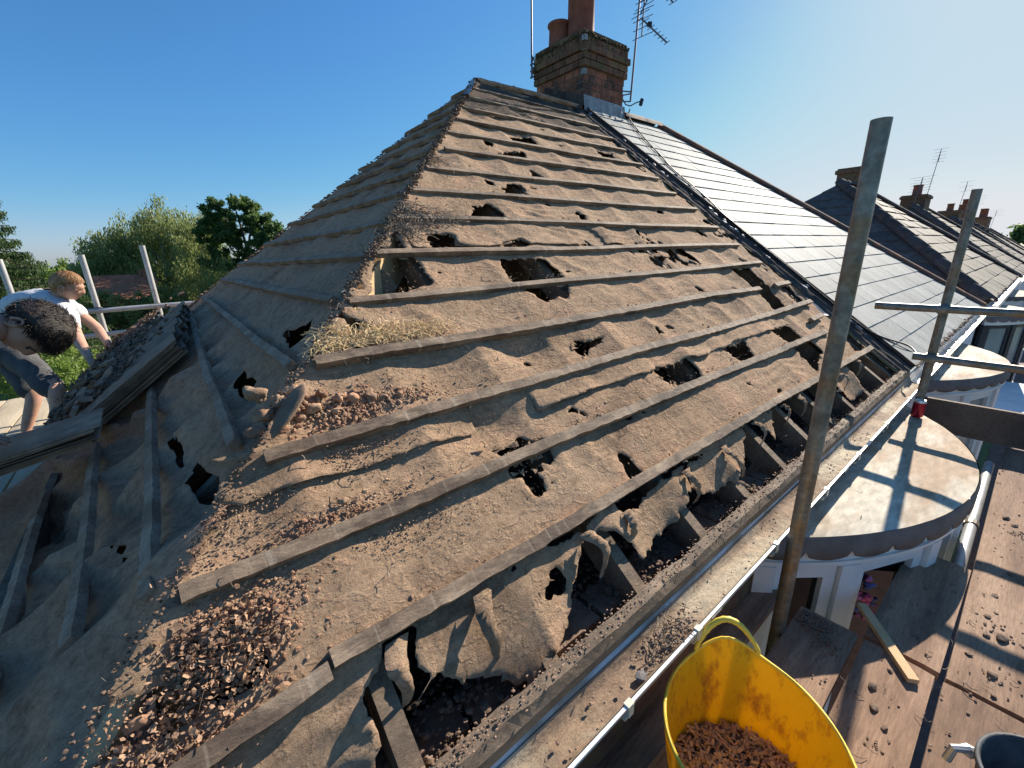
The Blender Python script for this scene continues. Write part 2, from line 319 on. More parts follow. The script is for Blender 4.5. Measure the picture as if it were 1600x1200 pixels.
# ---------------------------------------------------------------- roof frame constants (metres; eave corner at the origin, X along the eave)
H, D, AX, PW = 2.5875, 3.4708, 3.4067, 5.0
LF = hypot(D, H); LH = hypot(AX, H); YR = 4.85
uF = Vector((0, D/LF, H/LF)); nF = Vector((0, -H/LF, D/LF)); X_ = Vector((1, 0, 0)); Y_ = Vector((0, 1, 0)); Z_ = Vector((0, 0, 1))
uH = Vector((AX/LH, 0, H/LH)); nH = Vector((-H/LH, 0, AX/LH))
def PF(x, s, h=0, x0=0, dz=0): return Vector((x0+x, 0, dz)) + uF*s + nF*h
def PH(y, s, h=0): return Vector((0, y, 0)) + uH*s + nH*h
RAFT = [.365+.375*k for k in range(13)]
GZ = -5.2
HOLES= [[(3.048, 3.14), (3.313, 3.203), (3.299, 3.009), (3.043, 3.022)], [(2.699, 2.779), (2.797, 2.826), (2.988, 2.87), (2.945, 2.741), (2.708, 2.736)], [(2.905, 2.606), (2.957, 2.471), (2.804, 2.458)], [(2.503, 2.352), (2.597, 2.335), (2.569, 2.187), (2.385, 2.205)], [(2.05, 2.044), (2.15, 2.069), (2.202, 2.04), (2.2, 1.917), (1.983, 1.923)], [(2.704, 1.966), (2.792, 1.951), (2.757, 1.91), (2.685, 1.914)], [(2.902, 2.052), (2.945, 2.045), (2.943, 1.958), (2.9, 1.966)], [(1.62, 1.779), (1.729, 1.773), (1.756, 1.753), (1.736, 1.7), (1.784, 1.66), (1.769, 1.642), (1.634, 1.645), (1.599, 1.677)], [(2.026, 1.696), (2.174, 1.731), (2.202, 1.672), (2.094, 1.667), (2.053, 1.639)], [(2.677, 1.687), (2.737, 1.678), (2.714, 1.637), (2.648, 1.639)], [(4.205, 3.203), (4.437, 3.196), (4.366, 3.086), (4.182, 3.076)], [(1.958, 1.561), (2.219, 1.549), (2.216, 1.374), (1.991, 1.365), (1.903, 1.388)], [(1.932, 1.342), (2.22, 1.321), (2.138, 1.239), (1.967, 1.247)], [(1.293, 1.607), (1.457, 1.591), (1.464, 1.444), (1.344, 1.393), (1.183, 1.374)], [(1.45, 1.796), (1.44, 1.651), (1.352, 1.647)], [(3.195, 1.518), (3.412, 1.517), (3.282, 1.46), (3.268, 1.4), (3.189, 1.44)], [(2.677, 1.687), (2.737, 1.67), (2.711, 1.634), (2.648, 1.639)], [(4.435, 1.472), (4.53, 1.401), (4.462, 1.416)], [(4.114, 1.312), (4.389, 1.302), (4.346, 1.091), (4.29, 0.886), (4.052, 0.875), (4.111, 1.078)], [(4.625, 1.082), (4.734, 1.049), (4.696, 0.848), (4.556, 0.867)], [(3.352, 1.205), (3.392, 1.151), (3.347, 1.156)], [(1.987, 0.969), (2.147, 0.958), (2.093, 0.926), (1.955, 0.884), (1.94, 0.927)], [(2.3, 0.697), (2.567, 0.691), (2.559, 0.581), (2.402, 0.577), (2.336, 0.626)], [(3.69, 0.703), (3.979, 0.706), (3.985, 0.582), (3.75, 0.583)], [(2.978, 0.686), (3.242, 0.697), (3.168, 0.578), (3.017, 0.588)], [(3.733, 0.548), (4.008, 0.537), (4.029, 0.437), (3.695, 0.34)], [(4.599, 0.485), (4.516, 0.327), (4.71, 0.319), (4.767, 0.47)], [(1.646, 0.669), (1.678, 0.655), (1.731, 0.59), (1.694, 0.61)], [(1.308, 0.532), (1.427, 0.524), (1.39, 0.493), (1.305, 0.509)], [(1.718, 0.421), (1.764, 0.382), (1.764, 0.318), (1.712, 0.315)], [(1.253, 0.654), (1.313, 0.609), (1.434, 0.592), (1.303, 0.584)], [(1.237, 0.206), (1.271, 0.177), (1.244, 0.163), (1.204, 0.158), (1.183, 0.169)]]
KEEP= [[(0.569, 0.292), (0.655, 0.276), (0.757, 0.263), (0.699, 0.193), (0.683, 0.064), (0.411, 0.182), (0.276, 0.32), (0.418, 0.277)], [(0.989, 0.262), (1.41, 0.242), (1.306, 0.155), (1.157, 0.046), (1.056, 0.029), (0.883, 0.14), (0.812, 0.21), (0.851, 0.277)], [(1.41, 0.242), (1.574, 0.262), (1.598, 0.203), (1.545, 0.169)], [(1.627, 0.229), (2.002, 0.255), (1.941, 0.169), (1.81, 0.137), (1.617, 0.114), (1.563, 0.098), (1.545, 0.169)], [(2.016, 0.239), (2.254, 0.268), (2.524, 0.253), (2.392, 0.149), (2.252, 0.121), (2.286, 0.037), (2.247, 0.084), (2.2, 0.142), (2.076, 0.133), (1.948, 0.172)], [(2.631, 0.265), (2.882, 0.254), (2.712, 0.159), (2.699, 0.232)], [(3.861, 0.268), (4.117, 0.246), (4.09, 0.063), (3.919, 0.07), (3.72, 0.168)]]
HHOLES= [[(1.335, 0.862), (1.394, 0.929), (1.228, 0.924), (1.151, 0.862)], [(1.341, 1.133), (1.231, 1.204), (1.221, 1.23), (1.17, 1.157), (1.175, 1.09)], [(1.073, 0.615), (1.104, 0.666), (0.939, 0.673), (0.827, 0.678), (0.776, 0.635), (0.874, 0.602)], [(1.562, 0.592), (1.507, 0.628), (1.206, 0.611), (1.136, 0.575)], [(1.082, 0.35), (1.007, 0.392), (0.831, 0.413), (0.911, 0.375)], [(6.021, 3.872), (5.203, 3.662), (4.591, 3.384), (4.841, 3.361)]]

HOLES = [[(sum(q[0] for q in h)/len(h)+(x-sum(q[0] for q in h)/len(h))*1.14, sum(q[1] for q in h)/len(h)+(y-sum(q[1] for q in h)/len(h))*1.14) for x, y in h] for h in HOLES]
# ================================================================ ground
def sheet(name, pts, z, mat, kind='structure'):
    return tag(MB().add([(x, y, z) for x, y in pts], [tuple(range(len(pts)))]).build(name, mat), kind=kind)
sheet('ground', [(-900, -900), (900, -900), (900, 900), (-900, 900)], GZ, M['grass'])
sheet('driveway', [(-3, -8), (90, -8), (90, -.6), (-3, -.6)], GZ+.01, M['drive'])
tag(MB().box((40, -9, GZ+.06), (110, 2, .12)).build('pavement', M['toe']), kind='structure')
sheet('road', [(-60, -17), (160, -17), (160, -10), (-60, -10)], GZ+.005, M['tarmac'])

# ================================================================ the stripped house
house = thing('semi_detached_house', 'half stripped brick house whose hipped roof shows torn brown felt and bare battens', 'house')
AH_ = (uH, Y_, nH)
# --- front felt
def sheetgrid(name, mat, U, S, hfun, place, keepmask, parent):
    """height sheet with smoothly cut edges (marching squares on keepmask)"""
    nu, ns = len(U), len(S); uu, ss = np.meshgrid(U, S, indexing='ij'); K = keepmask(uu, ss)
    P = place(uu, ss, hfun(uu, ss)).reshape(-1, 3)
    def cross(ma, ua, sa, ub, sb):
        i = np.nonzero(ma); a0, b0, a1, b1 = ua[i].copy(), sa[i].copy(), ub[i].copy(), sb[i].copy(); k0 = K_at(a0, b0)
        for _ in range(6):
            am, bm_ = (a0+a1)/2, (b0+b1)/2; km = K_at(am, bm_); s = km == k0
            a0 = np.where(s, am, a0); b0 = np.where(s, bm_, b0); a1 = np.where(s, a1, am); b1 = np.where(s, b1, bm_)
        return i, (a0+a1)/2, (b0+b1)/2
    K_at = keepmask; ex = []; idx = {}; base = nu*ns
    for ty, (A, Bm, ua, sa, ub, sb) in enumerate(((K[:-1], K[1:], uu[:-1], ss[:-1], uu[1:], ss[1:]), (K[:, :-1], K[:, 1:], uu[:, :-1], ss[:, :-1], uu[:, 1:], ss[:, 1:]))):
        i, cu, cs = cross(A != Bm, ua, sa, ub, sb); h = hfun(cu, cs)-.004; q = place(cu, cs, h)
        for n_, (a_, b_) in enumerate(zip(*i)): idx[(ty, int(a_), int(b_))] = base+len(ex); ex.append(q[n_])
    V = np.concatenate([P, np.array(ex).reshape(-1, 3)]); cnt = K[:-1, :-1].astype(int)+K[1:, :-1]+K[1:, 1:]+K[:-1, 1:]
    ii, jj = np.nonzero(cnt == 4); a = ii*ns+jj; F = [tuple(r) for r in np.stack([a, a+ns, a+ns+1, a+1], 1).tolist()]
    for i, j in zip(*np.nonzero((cnt > 0) & (cnt < 4))):
        i = int(i); j = int(j); ring = [((i, j), (0, i, j)), ((i+1, j), (1, i+1, j)), ((i+1, j+1), (0, i, j+1)), ((i, j+1), (1, i, j))]; poly = []
        for (ci, cj), e in ring:
            if K[ci, cj]: poly.append(ci*ns+cj)
            if e in idx: poly.append(idx[e])
        if len(poly) > 2: F.append(tuple(poly))
    me = bpy.data.meshes.new(name); used = sorted({v for f in F for v in f}); mp = {v: k for k, v in enumerate(used)}
    me.from_pydata(V[used].tolist(), [], [tuple(mp[v] for v in f) for f in F]); me.update(); return link(name, me, mat, parent, True)
BS = [.30, .568, .828, 1.095, 1.36, 1.633, 1.902, 2.18, 2.447, 2.73, 2.997, 3.28, 3.56, 3.83, 4.09]
def gap_phase(s, bs):
    ph = np.zeros_like(s); b = [-.02]+bs+[bs[-1]+.27]
    for a, c in zip(b[:-1], b[1:]):
        m = (s >= a) & (s < c); ph[m] = (s[m]-a)/(c-a)
    return ph
def front_h(x, s):
    ph = gap_phase(s, BS); f = np.abs(np.sin(pi*(x-RAFT[0]+.03*vn(s*3, x*0, 6.))/.375)); g = np.clip(np.sin(pi*ph), 0, 1)**.6
    row = np.floor(s/.271)*3.7; sel = np.clip(vn(x*1.9+.3, row, 1.)*1.8+.05, 0, 1.2)
    up_ = np.clip((s-.9)/1.2, 0, 1)
    h = -f*(.003+.004*up_+(.016-.006*up_)*sel)*(.35+.65*g)                       # sags between rafters, crisp crest over each rafter
    rid = lambda q: 1-np.abs(q)*2
    h += (.010-.004*up_)*g*vn(x*2.6, s*3.1, 5.) + .007*g*np.clip(rid(vn(x*5+s*3, s*4, 9.)), -.3, 1)*np.clip(vn(x*1.3, s*1.7, 14.)+.3, 0, 1)
    h += .006*g*np.clip(rid(vn(x*8-s*5, s*9+x*3, 29.)), -.2, 1)*np.clip(vn(x*1.7, s*2.2, 17.)+.1, 0, 1) + .0016*fbm(x*40, s*40, 3., 3)
    # wind-blown lip just under each batten
    h += .016*np.clip(1-ph*1.0, 0, 1)*0 + .006*np.exp(-((ph-.78)/.14)**2)*np.clip(vn(x*6.5, s*.9+4, 8.), -.3, 1)
    # fine crumple in a few places
    cr = np.clip(vn(x*1.6, s*2.1, 12.)-.15, 0, 1); h += .006*cr*np.sin(s*90+6*vn(x*5, s*5, 2.))*g
    # deep hollow below the seventh batten
    h -= .045*np.exp(-((x-1.36)/.16)**2-((s-.69)/.075)**2)
    h -= .035*np.exp(-((x-1.72)/.13)**2-((s-.98)/.06)**2)
    # bottom course hangs into the soffit
    low = np.clip((.30-s)/.30, 0, 1); h -= low*(.03+.05*f) + low*.014*vn(x*7, s*9, 4.)
    # side flap overlaps (lap edge, missing batten course)
    edge = np.clip(1-(x - s*AX/LF)/.12, 0, 1); h += .01*edge
    return h
def front_keep(x, s):
    jx = x + .026*fbm(x*24, s*24, 3., 4)+.006*vn(x*150, s*150, 5.); js = s + .030*fbm(x*24, s*24, 9., 4)+.006*vn(x*150, s*150, 8.)
    k = (x > s*AX/LF-.004) & (x < 4.78+.03*vn(s*9, s*0, 2.)) & (s < LF-.02)
    low = js < .285; kk = np.zeros_like(k)
    for p in KEEP: kk |= inpoly(jx, js-.0, [(a, min(b*1.0, .30)+(.02 if b > .235 else 0)) for a, b in p])
    k &= ~low | kk
    for p in HOLES: k &= ~inpoly(jx, js, p)
    k &= ~((fbm(x*5.2, s*9, 91., 5) > .57) & (s > .33) & (x > .85)) & ~((vn(x*3, s*5.5, 95.)+.55*fbm(x*20, s*14, 97., 3) > .93) & (s > .33))
    return k
def placeF(u, s, h): return np.stack([u, s*D/LF - h*H/LF, s*H/LF + h*D/LF], -1)
ff = sheetgrid('felt_sheet', M['felt'], np.arange(0, 4.86, .0125), np.arange(-.02, LF, .0115), front_h, placeF, front_keep, house)
ff['label'] = 'sun lit front sheet of dusty torn felt'
# overlapping felt edge, torn, where a batten is missing
def lap_keep(x, s):
    e = .697+.010*vn(x*7, x*0, 61.)+.004*vn(x*31, x*0, 63.)+.012*(x > 2.0)*vn(x*2.2, x*0, 65.)
    k = (s > e) & (s < .835) & (x > .575+.03*vn(s*30, s*0, 66.)) & (x < 4.0)
    for q in HOLES+[[(1.25, .60), (1.52, .60), (1.55, .80), (1.30, .84)]]: k &= ~inpoly(x+.01*vn(x*45, s*45, 3.), s+.01*vn(x*45, s*45, 9.), q)
    return k
def lap_h(x, s): return front_h(x, s)+.006+.012*np.exp(-np.clip(s-.70, 0, 1)/.03)*(1+.8*vn(x*8, s*0, 71.))
lp = sheetgrid('felt_lap', M['felt'], np.arange(.5, 4.05, .0125), np.arange(.66, .85, .008), lap_h, placeF, lap_keep, house)
def lap2_keep(x, s):
    e = 1.672+.012*vn(x*6, x*0, 81.)+.005*vn(x*33, x*0, 83.); k = (s > e) & (s < 1.91) & (x > 1.5) & (x < 3.1+.1*vn(s*20, s*0, 4.))
    k &= vn(x*3.3, s*4, 85.) > -.35
    for q in HOLES: k &= ~inpoly(x, s, q)
    return k
sheetgrid('felt_lap', M['felt'], np.arange(1.4, 3.3, .014), np.arange(1.64, 1.93, .012), lambda x, s: front_h(x, s)+.006+.010*np.exp(-np.clip(s-1.67, 0, 1)/.03), placeF, lap2_keep, house)
# curled torn strips of felt along the ragged eave
for (x, s, L, w, rot) in ((.80, .27, .16, .05, -.25), (1.02, .26, .20, .06, -.2), (1.40, .25, .17, .045, .1), (1.57, .24, .12, .05, .25), (1.98, .25, .15, .05, -.1), (2.28, .25, .19, .05, .2), (2.62, .27, .14, .05, 0), (2.95, .27, .12, .04, .1), (3.2, .27, .13, .05, -.2), (3.55, .27, .12, .04, .1), (3.9, .26, .14, .05, .1), (4.3, .27, .12, .05, -.1)):
    vs = []; n_ = 14; sd_ = random.random()*30
    for i in range(n_+1):
        t = i/n_; ww = w*(1-.55*t)*(1+.25*vn(np.array([t*6+sd_]), np.array([.5]))[0]); xx = x+rot*L*t+.015*sin(t*5+sd_); cu = .02*sin(t*3)-.07*t*t
        for e in (-.5, 0, .5): vs.append(PF(xx+e*ww, s-L*t*(1-.25*t), cu+.012*(e == 0)+.006*random.uniform(-1, 1)))
    fs = [(3*i+k, 3*i+k+1, 3*i+k+4, 3*i+k+3) for i in range(n_) for k in (0, 1)]
    MB().add(vs, fs).build('torn_felt_strip', M['felt'], house, True)
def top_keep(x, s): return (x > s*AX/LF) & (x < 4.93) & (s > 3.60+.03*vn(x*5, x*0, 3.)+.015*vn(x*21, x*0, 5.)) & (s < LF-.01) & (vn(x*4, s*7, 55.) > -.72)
sheetgrid('felt_lap', M['felt_dark'], np.arange(2.7, 4.95, .016), np.arange(3.5, LF, .016), lambda x, s: front_h(x, s)+.007, placeF, top_keep, house)['label'] = 'dark felt below the ridge'
# --- hip end felt
HB = [.04, .285, .525, .80, 1.07, 1.32, 1.57, 1.85, 2.12, 2.39, 2.66, 2.93, 3.2, 3.47, 3.74, 4.0]
def hip_h(y, s):
    y = np.asarray(y); s = np.asarray(s)
    ph = gap_phase(s, HB); g = np.clip(np.sin(pi*ph), 0, 1)**.6; f = np.abs(np.sin(pi*(y-.2)/.375))**1.2
    a = .015+.03*np.clip(vn(y*2.3, np.floor(s/.27)*2.7, 31.)+.2, 0, 2)+.05*np.clip(1-s/1.0, 0, 1)*np.clip(1.6-y*.4, 0, 1)
    h = -f*a*(.4+.6*g)+.02*g*vn(y*3.7, s*3, 35.)+.010*fbm(y*9, s*7, 39.)+.003*fbm(y*40, s*40, 33., 3)
    h += np.clip(.95-s, 0, 1)*.075*vn(y*2.2+s*2, s*1.5, 44.)+np.clip(1.1-s, 0, 1)*.035*(1-2*np.abs(vn(y*3.5+s*5, s*2.1, 48.)))
    return h
def hip_keep(y, s):
    jy = y+.015*vn(y*40, s*40, 13.); js = s+.012*vn(y*40, s*40, 19.)
    k = (y > s*D/LH-.004) & (y < YR-(YR-D)*s/LH) & (s < LH-.02)
    for p in HHOLES: k &= ~inpoly(jy, js, p)
    return k
def placeH(u, s, h): return np.stack([s*AX/LH - h*H/LH, u, s*H/LH + h*AX/LH], -1)
hf = sheetgrid('felt_sheet', M['felt_shade_lift'], np.arange(0, YR+.01, .017), np.arange(-.06, LH, .017), hip_h, placeH, hip_keep, house)
hf['label'] = 'shaded grey sheet of felt on the hip end'
def flap_keep(y, s): return (s > -.42+.05*vn(y*4, y*0, 3.)+.02*vn(y*15, y*0, 6.)) & (y > .8+.05*vn(s*8, s*0, 8.)) & (y < 2.75+.07*vn(s*9, s*0, 4.)) & (s < .0)
fl_ = sheetgrid('felt_flap', M['felt_shade_lift'], np.arange(.6, 2.9, .02), np.arange(-.5, .02, .02), lambda y, s: hip_h(y, np.maximum(s, 0)+0*s)-.004+.04*fbm(y*2.5, s*3, 5.)+.25*s*s, placeH, flap_keep, house)
fl_['label'] = 'loose grey felt hanging over the hip eave'
# frayed shards of felt round the holes
mb = MB()
for hp in HOLES:
    if max(q[0] for q in hp)-min(q[0] for q in hp) < .10: continue
    c0 = Vector((sum(q[0] for q in hp)/len(hp), sum(q[1] for q in hp)/len(hp)))
    for i in range(len(hp)):
        a_, b_ = Vector(hp[i]), Vector(hp[(i+1) % len(hp)]); m_ = max(2, int((b_-a_).length/.014))
        for k in range(m_):
            if random.random() < .72: continue
            q = a_.lerp(b_, (k+random.random())/m_); d_ = (c0-q); d_ = d_/(d_.length+1e-6); L = random.uniform(.006, .018)*(1.8 if random.random() < .08 else 1); q = q-d_*.012; w_ = random.uniform(.003, .012); n2_ = Vector((-d_.y, d_.x)); t_ = q+d_*(L+.012)+n2_*random.gauss(0, .006)
            hz = -.006; mb.add([PF(q.x+n2_.x*w_, q.y+n2_.y*w_, hz), PF(q.x-n2_.x*w_, q.y-n2_.y*w_, hz), PF(t_.x, t_.y, hz-random.uniform(-.006, .018))], [(0, 1, 2)])
tag(mb.build('frayed_edges', M['felt'], house), kind='stuff')
# rear slope, loft floor, walls
mb = MB(); mb.add([(0, YR, -.01), (PW, YR, -.01), (PW, D+.0, H-.02), (AX, D, H-.02)], [(0, 1, 2, 3)]); mb.build('rear_roof_slope', M['felt_shade_lift'], house)
mb = MB()
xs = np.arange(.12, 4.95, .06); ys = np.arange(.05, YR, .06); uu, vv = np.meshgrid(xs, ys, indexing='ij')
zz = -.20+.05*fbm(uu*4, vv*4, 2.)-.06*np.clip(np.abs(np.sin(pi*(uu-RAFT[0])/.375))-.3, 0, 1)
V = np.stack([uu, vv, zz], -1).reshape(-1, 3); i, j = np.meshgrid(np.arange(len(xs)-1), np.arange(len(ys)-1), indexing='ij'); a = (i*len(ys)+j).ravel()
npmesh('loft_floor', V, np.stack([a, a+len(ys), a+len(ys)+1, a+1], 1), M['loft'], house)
mb = MB(); mb.box((2.5, .10, -2.72), (4.96, .2, 4.9)).build('front_wall', M['brick_cap'], house)
MB().box((.10, 2.45, -2.72), (.2, 4.5, 4.9)).build('side_wall', M['render'], house)
MB().box((2.5, 4.75, -2.72), (4.96, .2, 4.9)).build('rear_wall', M['render'], house)
MB().prism([(4.95, .1, -.25), (4.95, YR-.1, -.25), (4.95, D+.1, H-.12), (4.95, D-.1, H-.12)], (-.05, 0, 0)).build('party_wall', M['brick_cap'], house)
# bricks of the wall head seen through the torn eave
for k in range(20):
    MB().box((.32+k*.232, .145+random.uniform(-.006, .006), -.10), (.215, .1025, .065)).build('brick', M['rubble_dark'], house)
# rafters
for x in RAFT+[4.72]:
    s1 = min(LF-.03, x*LF/AX-.03); 
    if s1 < .15: continue
    mb = MB(); mb.box(PF(x, (s1-.03)/2, -.092+.004*random.uniform(-1, 1)), (.045, s1+.03, .10), (X_, uF, nF)); mb.build('rafter', M['rafter'], house)
for k in range(13):
    y = .2+.375*k; s1 = min(LH-.03, y*LH/D-.03, (YR-y)*LH/(YR-D)-.03)
    if s1 < .2: continue
    MB().box(PH(y, s1/2, -.12), (s1, .045, .10), (uH, Y_, nH)).build('rafter', M['rafter'], house)
# hip rafter: deep board under the hip line
def hipline(t): return Vector((AX*t, D*t, H*t))
mb = MB(); dh = hipline(1).normalized(); sd = dh.cross(Z_).normalized(); un = sd.cross(dh).normalized()
mb.box(hipline(.5)+un*-.135, (hipline(1).length, .04, .20), (dh, sd, un)); mb.build('hip_rafter', M['ply'], house)
mb = MB(); mb.box((3.9+.3, D, H-.09), (1.6, .035, .16)); mb.build('ridge_board', M['rafter'], house)
# battens
def batten(place, a, b, s0, s1, mat, w=.036, th=.021, parent=None, wob=.004, rag=0):
    n = max(3, int(abs(b-a)/(.14 if not rag else .03))); vs = []; ph = random.random()*9
    for i in range(n+1):
        t = i/n; x = a+(b-a)*t; s = s0+(s1-s0)*t + wob*sin(ph+x*2.1)+wob*.5*sin(ph*2+x*5.3); z = .004+wob*sin(ph*3+x*3.1)
        ww = w*(1+.04*sin(x*17+ph)); hh = th*(1+.05*sin(x*23+ph*2))
        if rag: ww = w*(1+rag*random.uniform(-1, 1)); hh = th*(1+rag*random.uniform(-1, 1)); s += .04*rag*random.uniform(-1, 1)
        vs += [place(x, s-ww, z-.006), place(x, s, z-.006), place(x, s, z+hh), place(x, s-ww, z+hh)]
    fs = [(0, 1, 2, 3), (4*n+3, 4*n+2, 4*n+1, 4*n)]
    for i in range(n):
        for k in range(4): p = 4*i+k; q = 4*i+(k+1) % 4; fs.append((p, p+4, q+4, q))
    return MB().add(vs, fs).build('batten', mat, parent)
FB = [(2.80, 4.80, 3.525, 3.57), (2.58, 4.75, 3.256, 3.305), (2.36, 4.72, 2.987, 3.006), (2.20, 4.71, 2.719, 2.744), (1.92, 4.68, 2.43, 2.464), (1.71, 4.70, 2.169, 2.191),
      (1.50, 4.68, 1.907, 1.897), (1.29, 4.68, 1.629, 1.637), (1.075, 4.68, 1.352, 1.373), (.877, 4.134, 1.097, 1.094), (.667, 4.70, .818, .852),
      (.456, 4.361, .567, .57), (.30, .655, .275, .303), (.663, 4.771, .319, .309), (3.0, 4.8, 3.80, 3.83), (3.2, 4.8, 4.06, 4.09), (4.42, 4.72, 1.095, 1.10), (4.33, 4.60, .70, .71)]
for a, b, s0, s1 in FB: batten(PF, a, b, s0, s1, M['batten'], w=.036 if s0 < 1.2 else .030, th=.021 if s0 < 1.2 else .019, parent=house, rag=.045 if s0 < 1.2 else .02, wob=.004 if s0 < 1.2 else .0022)
for (s0, s1, ya, yb) in [(.10, .0, .75, 2.1), (.335, .25, .62, 2.15), (.53, .55, .50, 2.35), (.80, .93, .80, 4.0), (1.06, 1.09, .93, 4.12), (1.34, 1.31, 1.16, 4.2), (1.60, 1.53, 1.30, 4.28),
        (1.84, 1.80, 1.52, 4.2), (2.12, 2.10, 1.74, 4.15), (2.39, 2.37, 1.96, 4.05), (2.66, 2.64, 2.17, 3.95), (2.93, 2.9, 2.40, 3.87), (3.2, 3.18, 2.60, 3.8), (3.47, 3.45, 2.82, 3.71), (3.74, 3.72, 3.05, 3.62), (4.0, 4.0, 3.26, 3.53)]:
    yb = min(yb, YR-(YR-D)*max(s0, s1)/LH-.01)
    batten(lambda y, s, h: PH(y, s, h), ya, yb, s0, s1, M['batten_hip'], w=.030, th=.018, parent=house, wob=.003, rag=.05)
# tilting fillet and fascia along the front eave, crumbly top edge
mb = MB(); n = 160
for i in range(n+1):
    x = .25+4.72*i/n; j = .008*vn(np.array([x*13.]), np.array([.5]))[0]; z = .006*vn(np.array([x*21.]), np.array([3.5]))[0]
    mb.v += [(x, .035+j*1.5, -.03), (x, .03+j, .022+z), (x, .0+j, .015+z), (x, -.012, -.01), (x, -.014, -.17), (x, .012, -.17)]
for i in range(n):
    for k in range(6): a = i*6+k; b = i*6+(k+1) % 6; mb.f.append((a, a+6, b+6, b))
mb.build('fascia_board', M['rafter'], house)
MB().box((-.02, 2.4, -.09), (.03, 4.9, .17)).build('side_fascia_board', M['rafter'], house)
MB().box((2.5, .02, -.185), (4.96, .16, .02)).build('soffit_board', M['toe'], house)
# party line strip: torn felt, lead and mortar beside the next roof
uu, ss = np.meshgrid(np.linspace(4.79, 5.03, 22), np.arange(0, LF-.02, .025), indexing='ij')
hh = .002+.022*np.clip((uu-4.80)/.15, 0, 1)+.008*fbm(uu*22, ss*14, 4.)+.004*np.sin(uu*90+2*vn(ss*4, ss*0, 1.))
V = placeF(uu, ss, hh).reshape(-1, 3); i, j = np.meshgrid(np.arange(21), np.arange(uu.shape[1]-1), indexing='ij'); a = (i*uu.shape[1]+j).ravel(); q = uu.shape[1]
npmesh('verge_flashing', V, np.stack([a, a+q, a+q+1, a+1], 1), M['leaddark'], house, True)
mb = MB()
for k in range(26):
    s = random.uniform(.3, 3.6); x = 4.86+random.uniform(-.03, .08); mb.lump(PF(x, s, .04), random.uniform(.006, .02), (1, 2.2, .6), .4, (X_, uF, nF))
tag(mb.build('mortar_crumbs', M['lead'], house), kind='stuff')
mb = MB()
for k in range(8): # ragged felt turned over the ridge
    mb.lump(PF(3.50+k*.19, LF+.01, .02), .05, (2.2, .7, .45), .4, (X_, uF, nF))
mb.tube([(AX+.04, D, H+.005), (4.2, D+.01, H+.03), (4.95, D, H+.02)], .03, 7); mb.build('ridge_felt', M['felt_shade_lift'], house)
mb = MB(); mb.add([PF(2.98, 3.83, .012), PF(3.36, 4.31, .02), PH(3.36, 4.2, .02), PH(2.95, 3.74, .015)], [(0, 1, 2, 3)]); mb.build('hip_patch', M['lead'], house)

# broken bits lying on the roof
def scatter(name, mat, place, ax, items, kind='stuff', parent=None):
    mb = MB()
    for (u, s, du, ds, n, r0, r1, sq) in items:
        for _ in range(n):
            a = u+random.gauss(0, du); b = s+random.gauss(0, ds); r = random.uniform(r0, r1)*random.uniform(.4, 1)
            if place is PF and a < b*AX/LF-.01: continue
            mb.lump(place(a, b, r*.3), r, sq, .4, ax)
    o = mb.build(name, mat, parent); tag(o, kind=kind); return o
AF = (X_, uF, nF); AH = (uH, Y_, nH)
o = scatter('mortar_rubble', M['rubble'], PF, AF, [(.72, .93, .05, .05, 420, .002, .009, (1, 1, .8)), (.92, .90, .09, .03, 480, .002, .008, (1, 1, .7)), (1.08, .90, .10, .02, 260, .002, .006, (1, 1, .7)),
    (.54, .43, .09, .045, 1200, .0015, .007, (1, 1, .7)), (.42, .33, .06, .04, 600, .001, .005, (1, 1, .7)), (.78, .595, .09, .012, 380, .0015, .005, (1, 1, .7)), (.6, .66, .07, .04, 420, .0008, .0035, (1, 1, .7)), (.85, .76, .12, .03, 600, .001, .0035, (1, 1, .7)),
    (1.7, 1.9, .06, .05, 200, .003, .008, (1, 1, .7)), (.34, .19, .07, .05, 600, .001, .005, (1, 1, .7)), (.9, 1.42, .1, .02, 160, .002, .005, (1, 1, .7)), (.9, .48, .12, .03, 500, .001, .003, (1, 1, .7))])
tag(o, 'orange brown mortar crumbs heaped along the hip and battens', 'rubble')
its = []
for _ in range(170):
    b = random.choice(BS[:10]); its.append((random.uniform(b*.8+.1, 4.5), b+.012+abs(random.gauss(0, .02)), .03, .008, 5, .002, .007, (1, 1, .6)))
for _ in range(160): s = random.uniform(.3, 3.5); its.append((random.uniform(s*.8+.1, 4.6), s, .10, .05, 7, .0015, .0045, (1, 1, .6)))
for _ in range(520): s = random.uniform(.33, 1.6); its.append((random.uniform(s*.8+.1, 3.4), s, .10, .05, 12, .0008, .0026, (1, 1, .6)))
o = scatter('roof_grit', M['rubble_fine'], PF, AF, its); tag(o, 'scattered grit lying on the front felt and battens', 'grit')
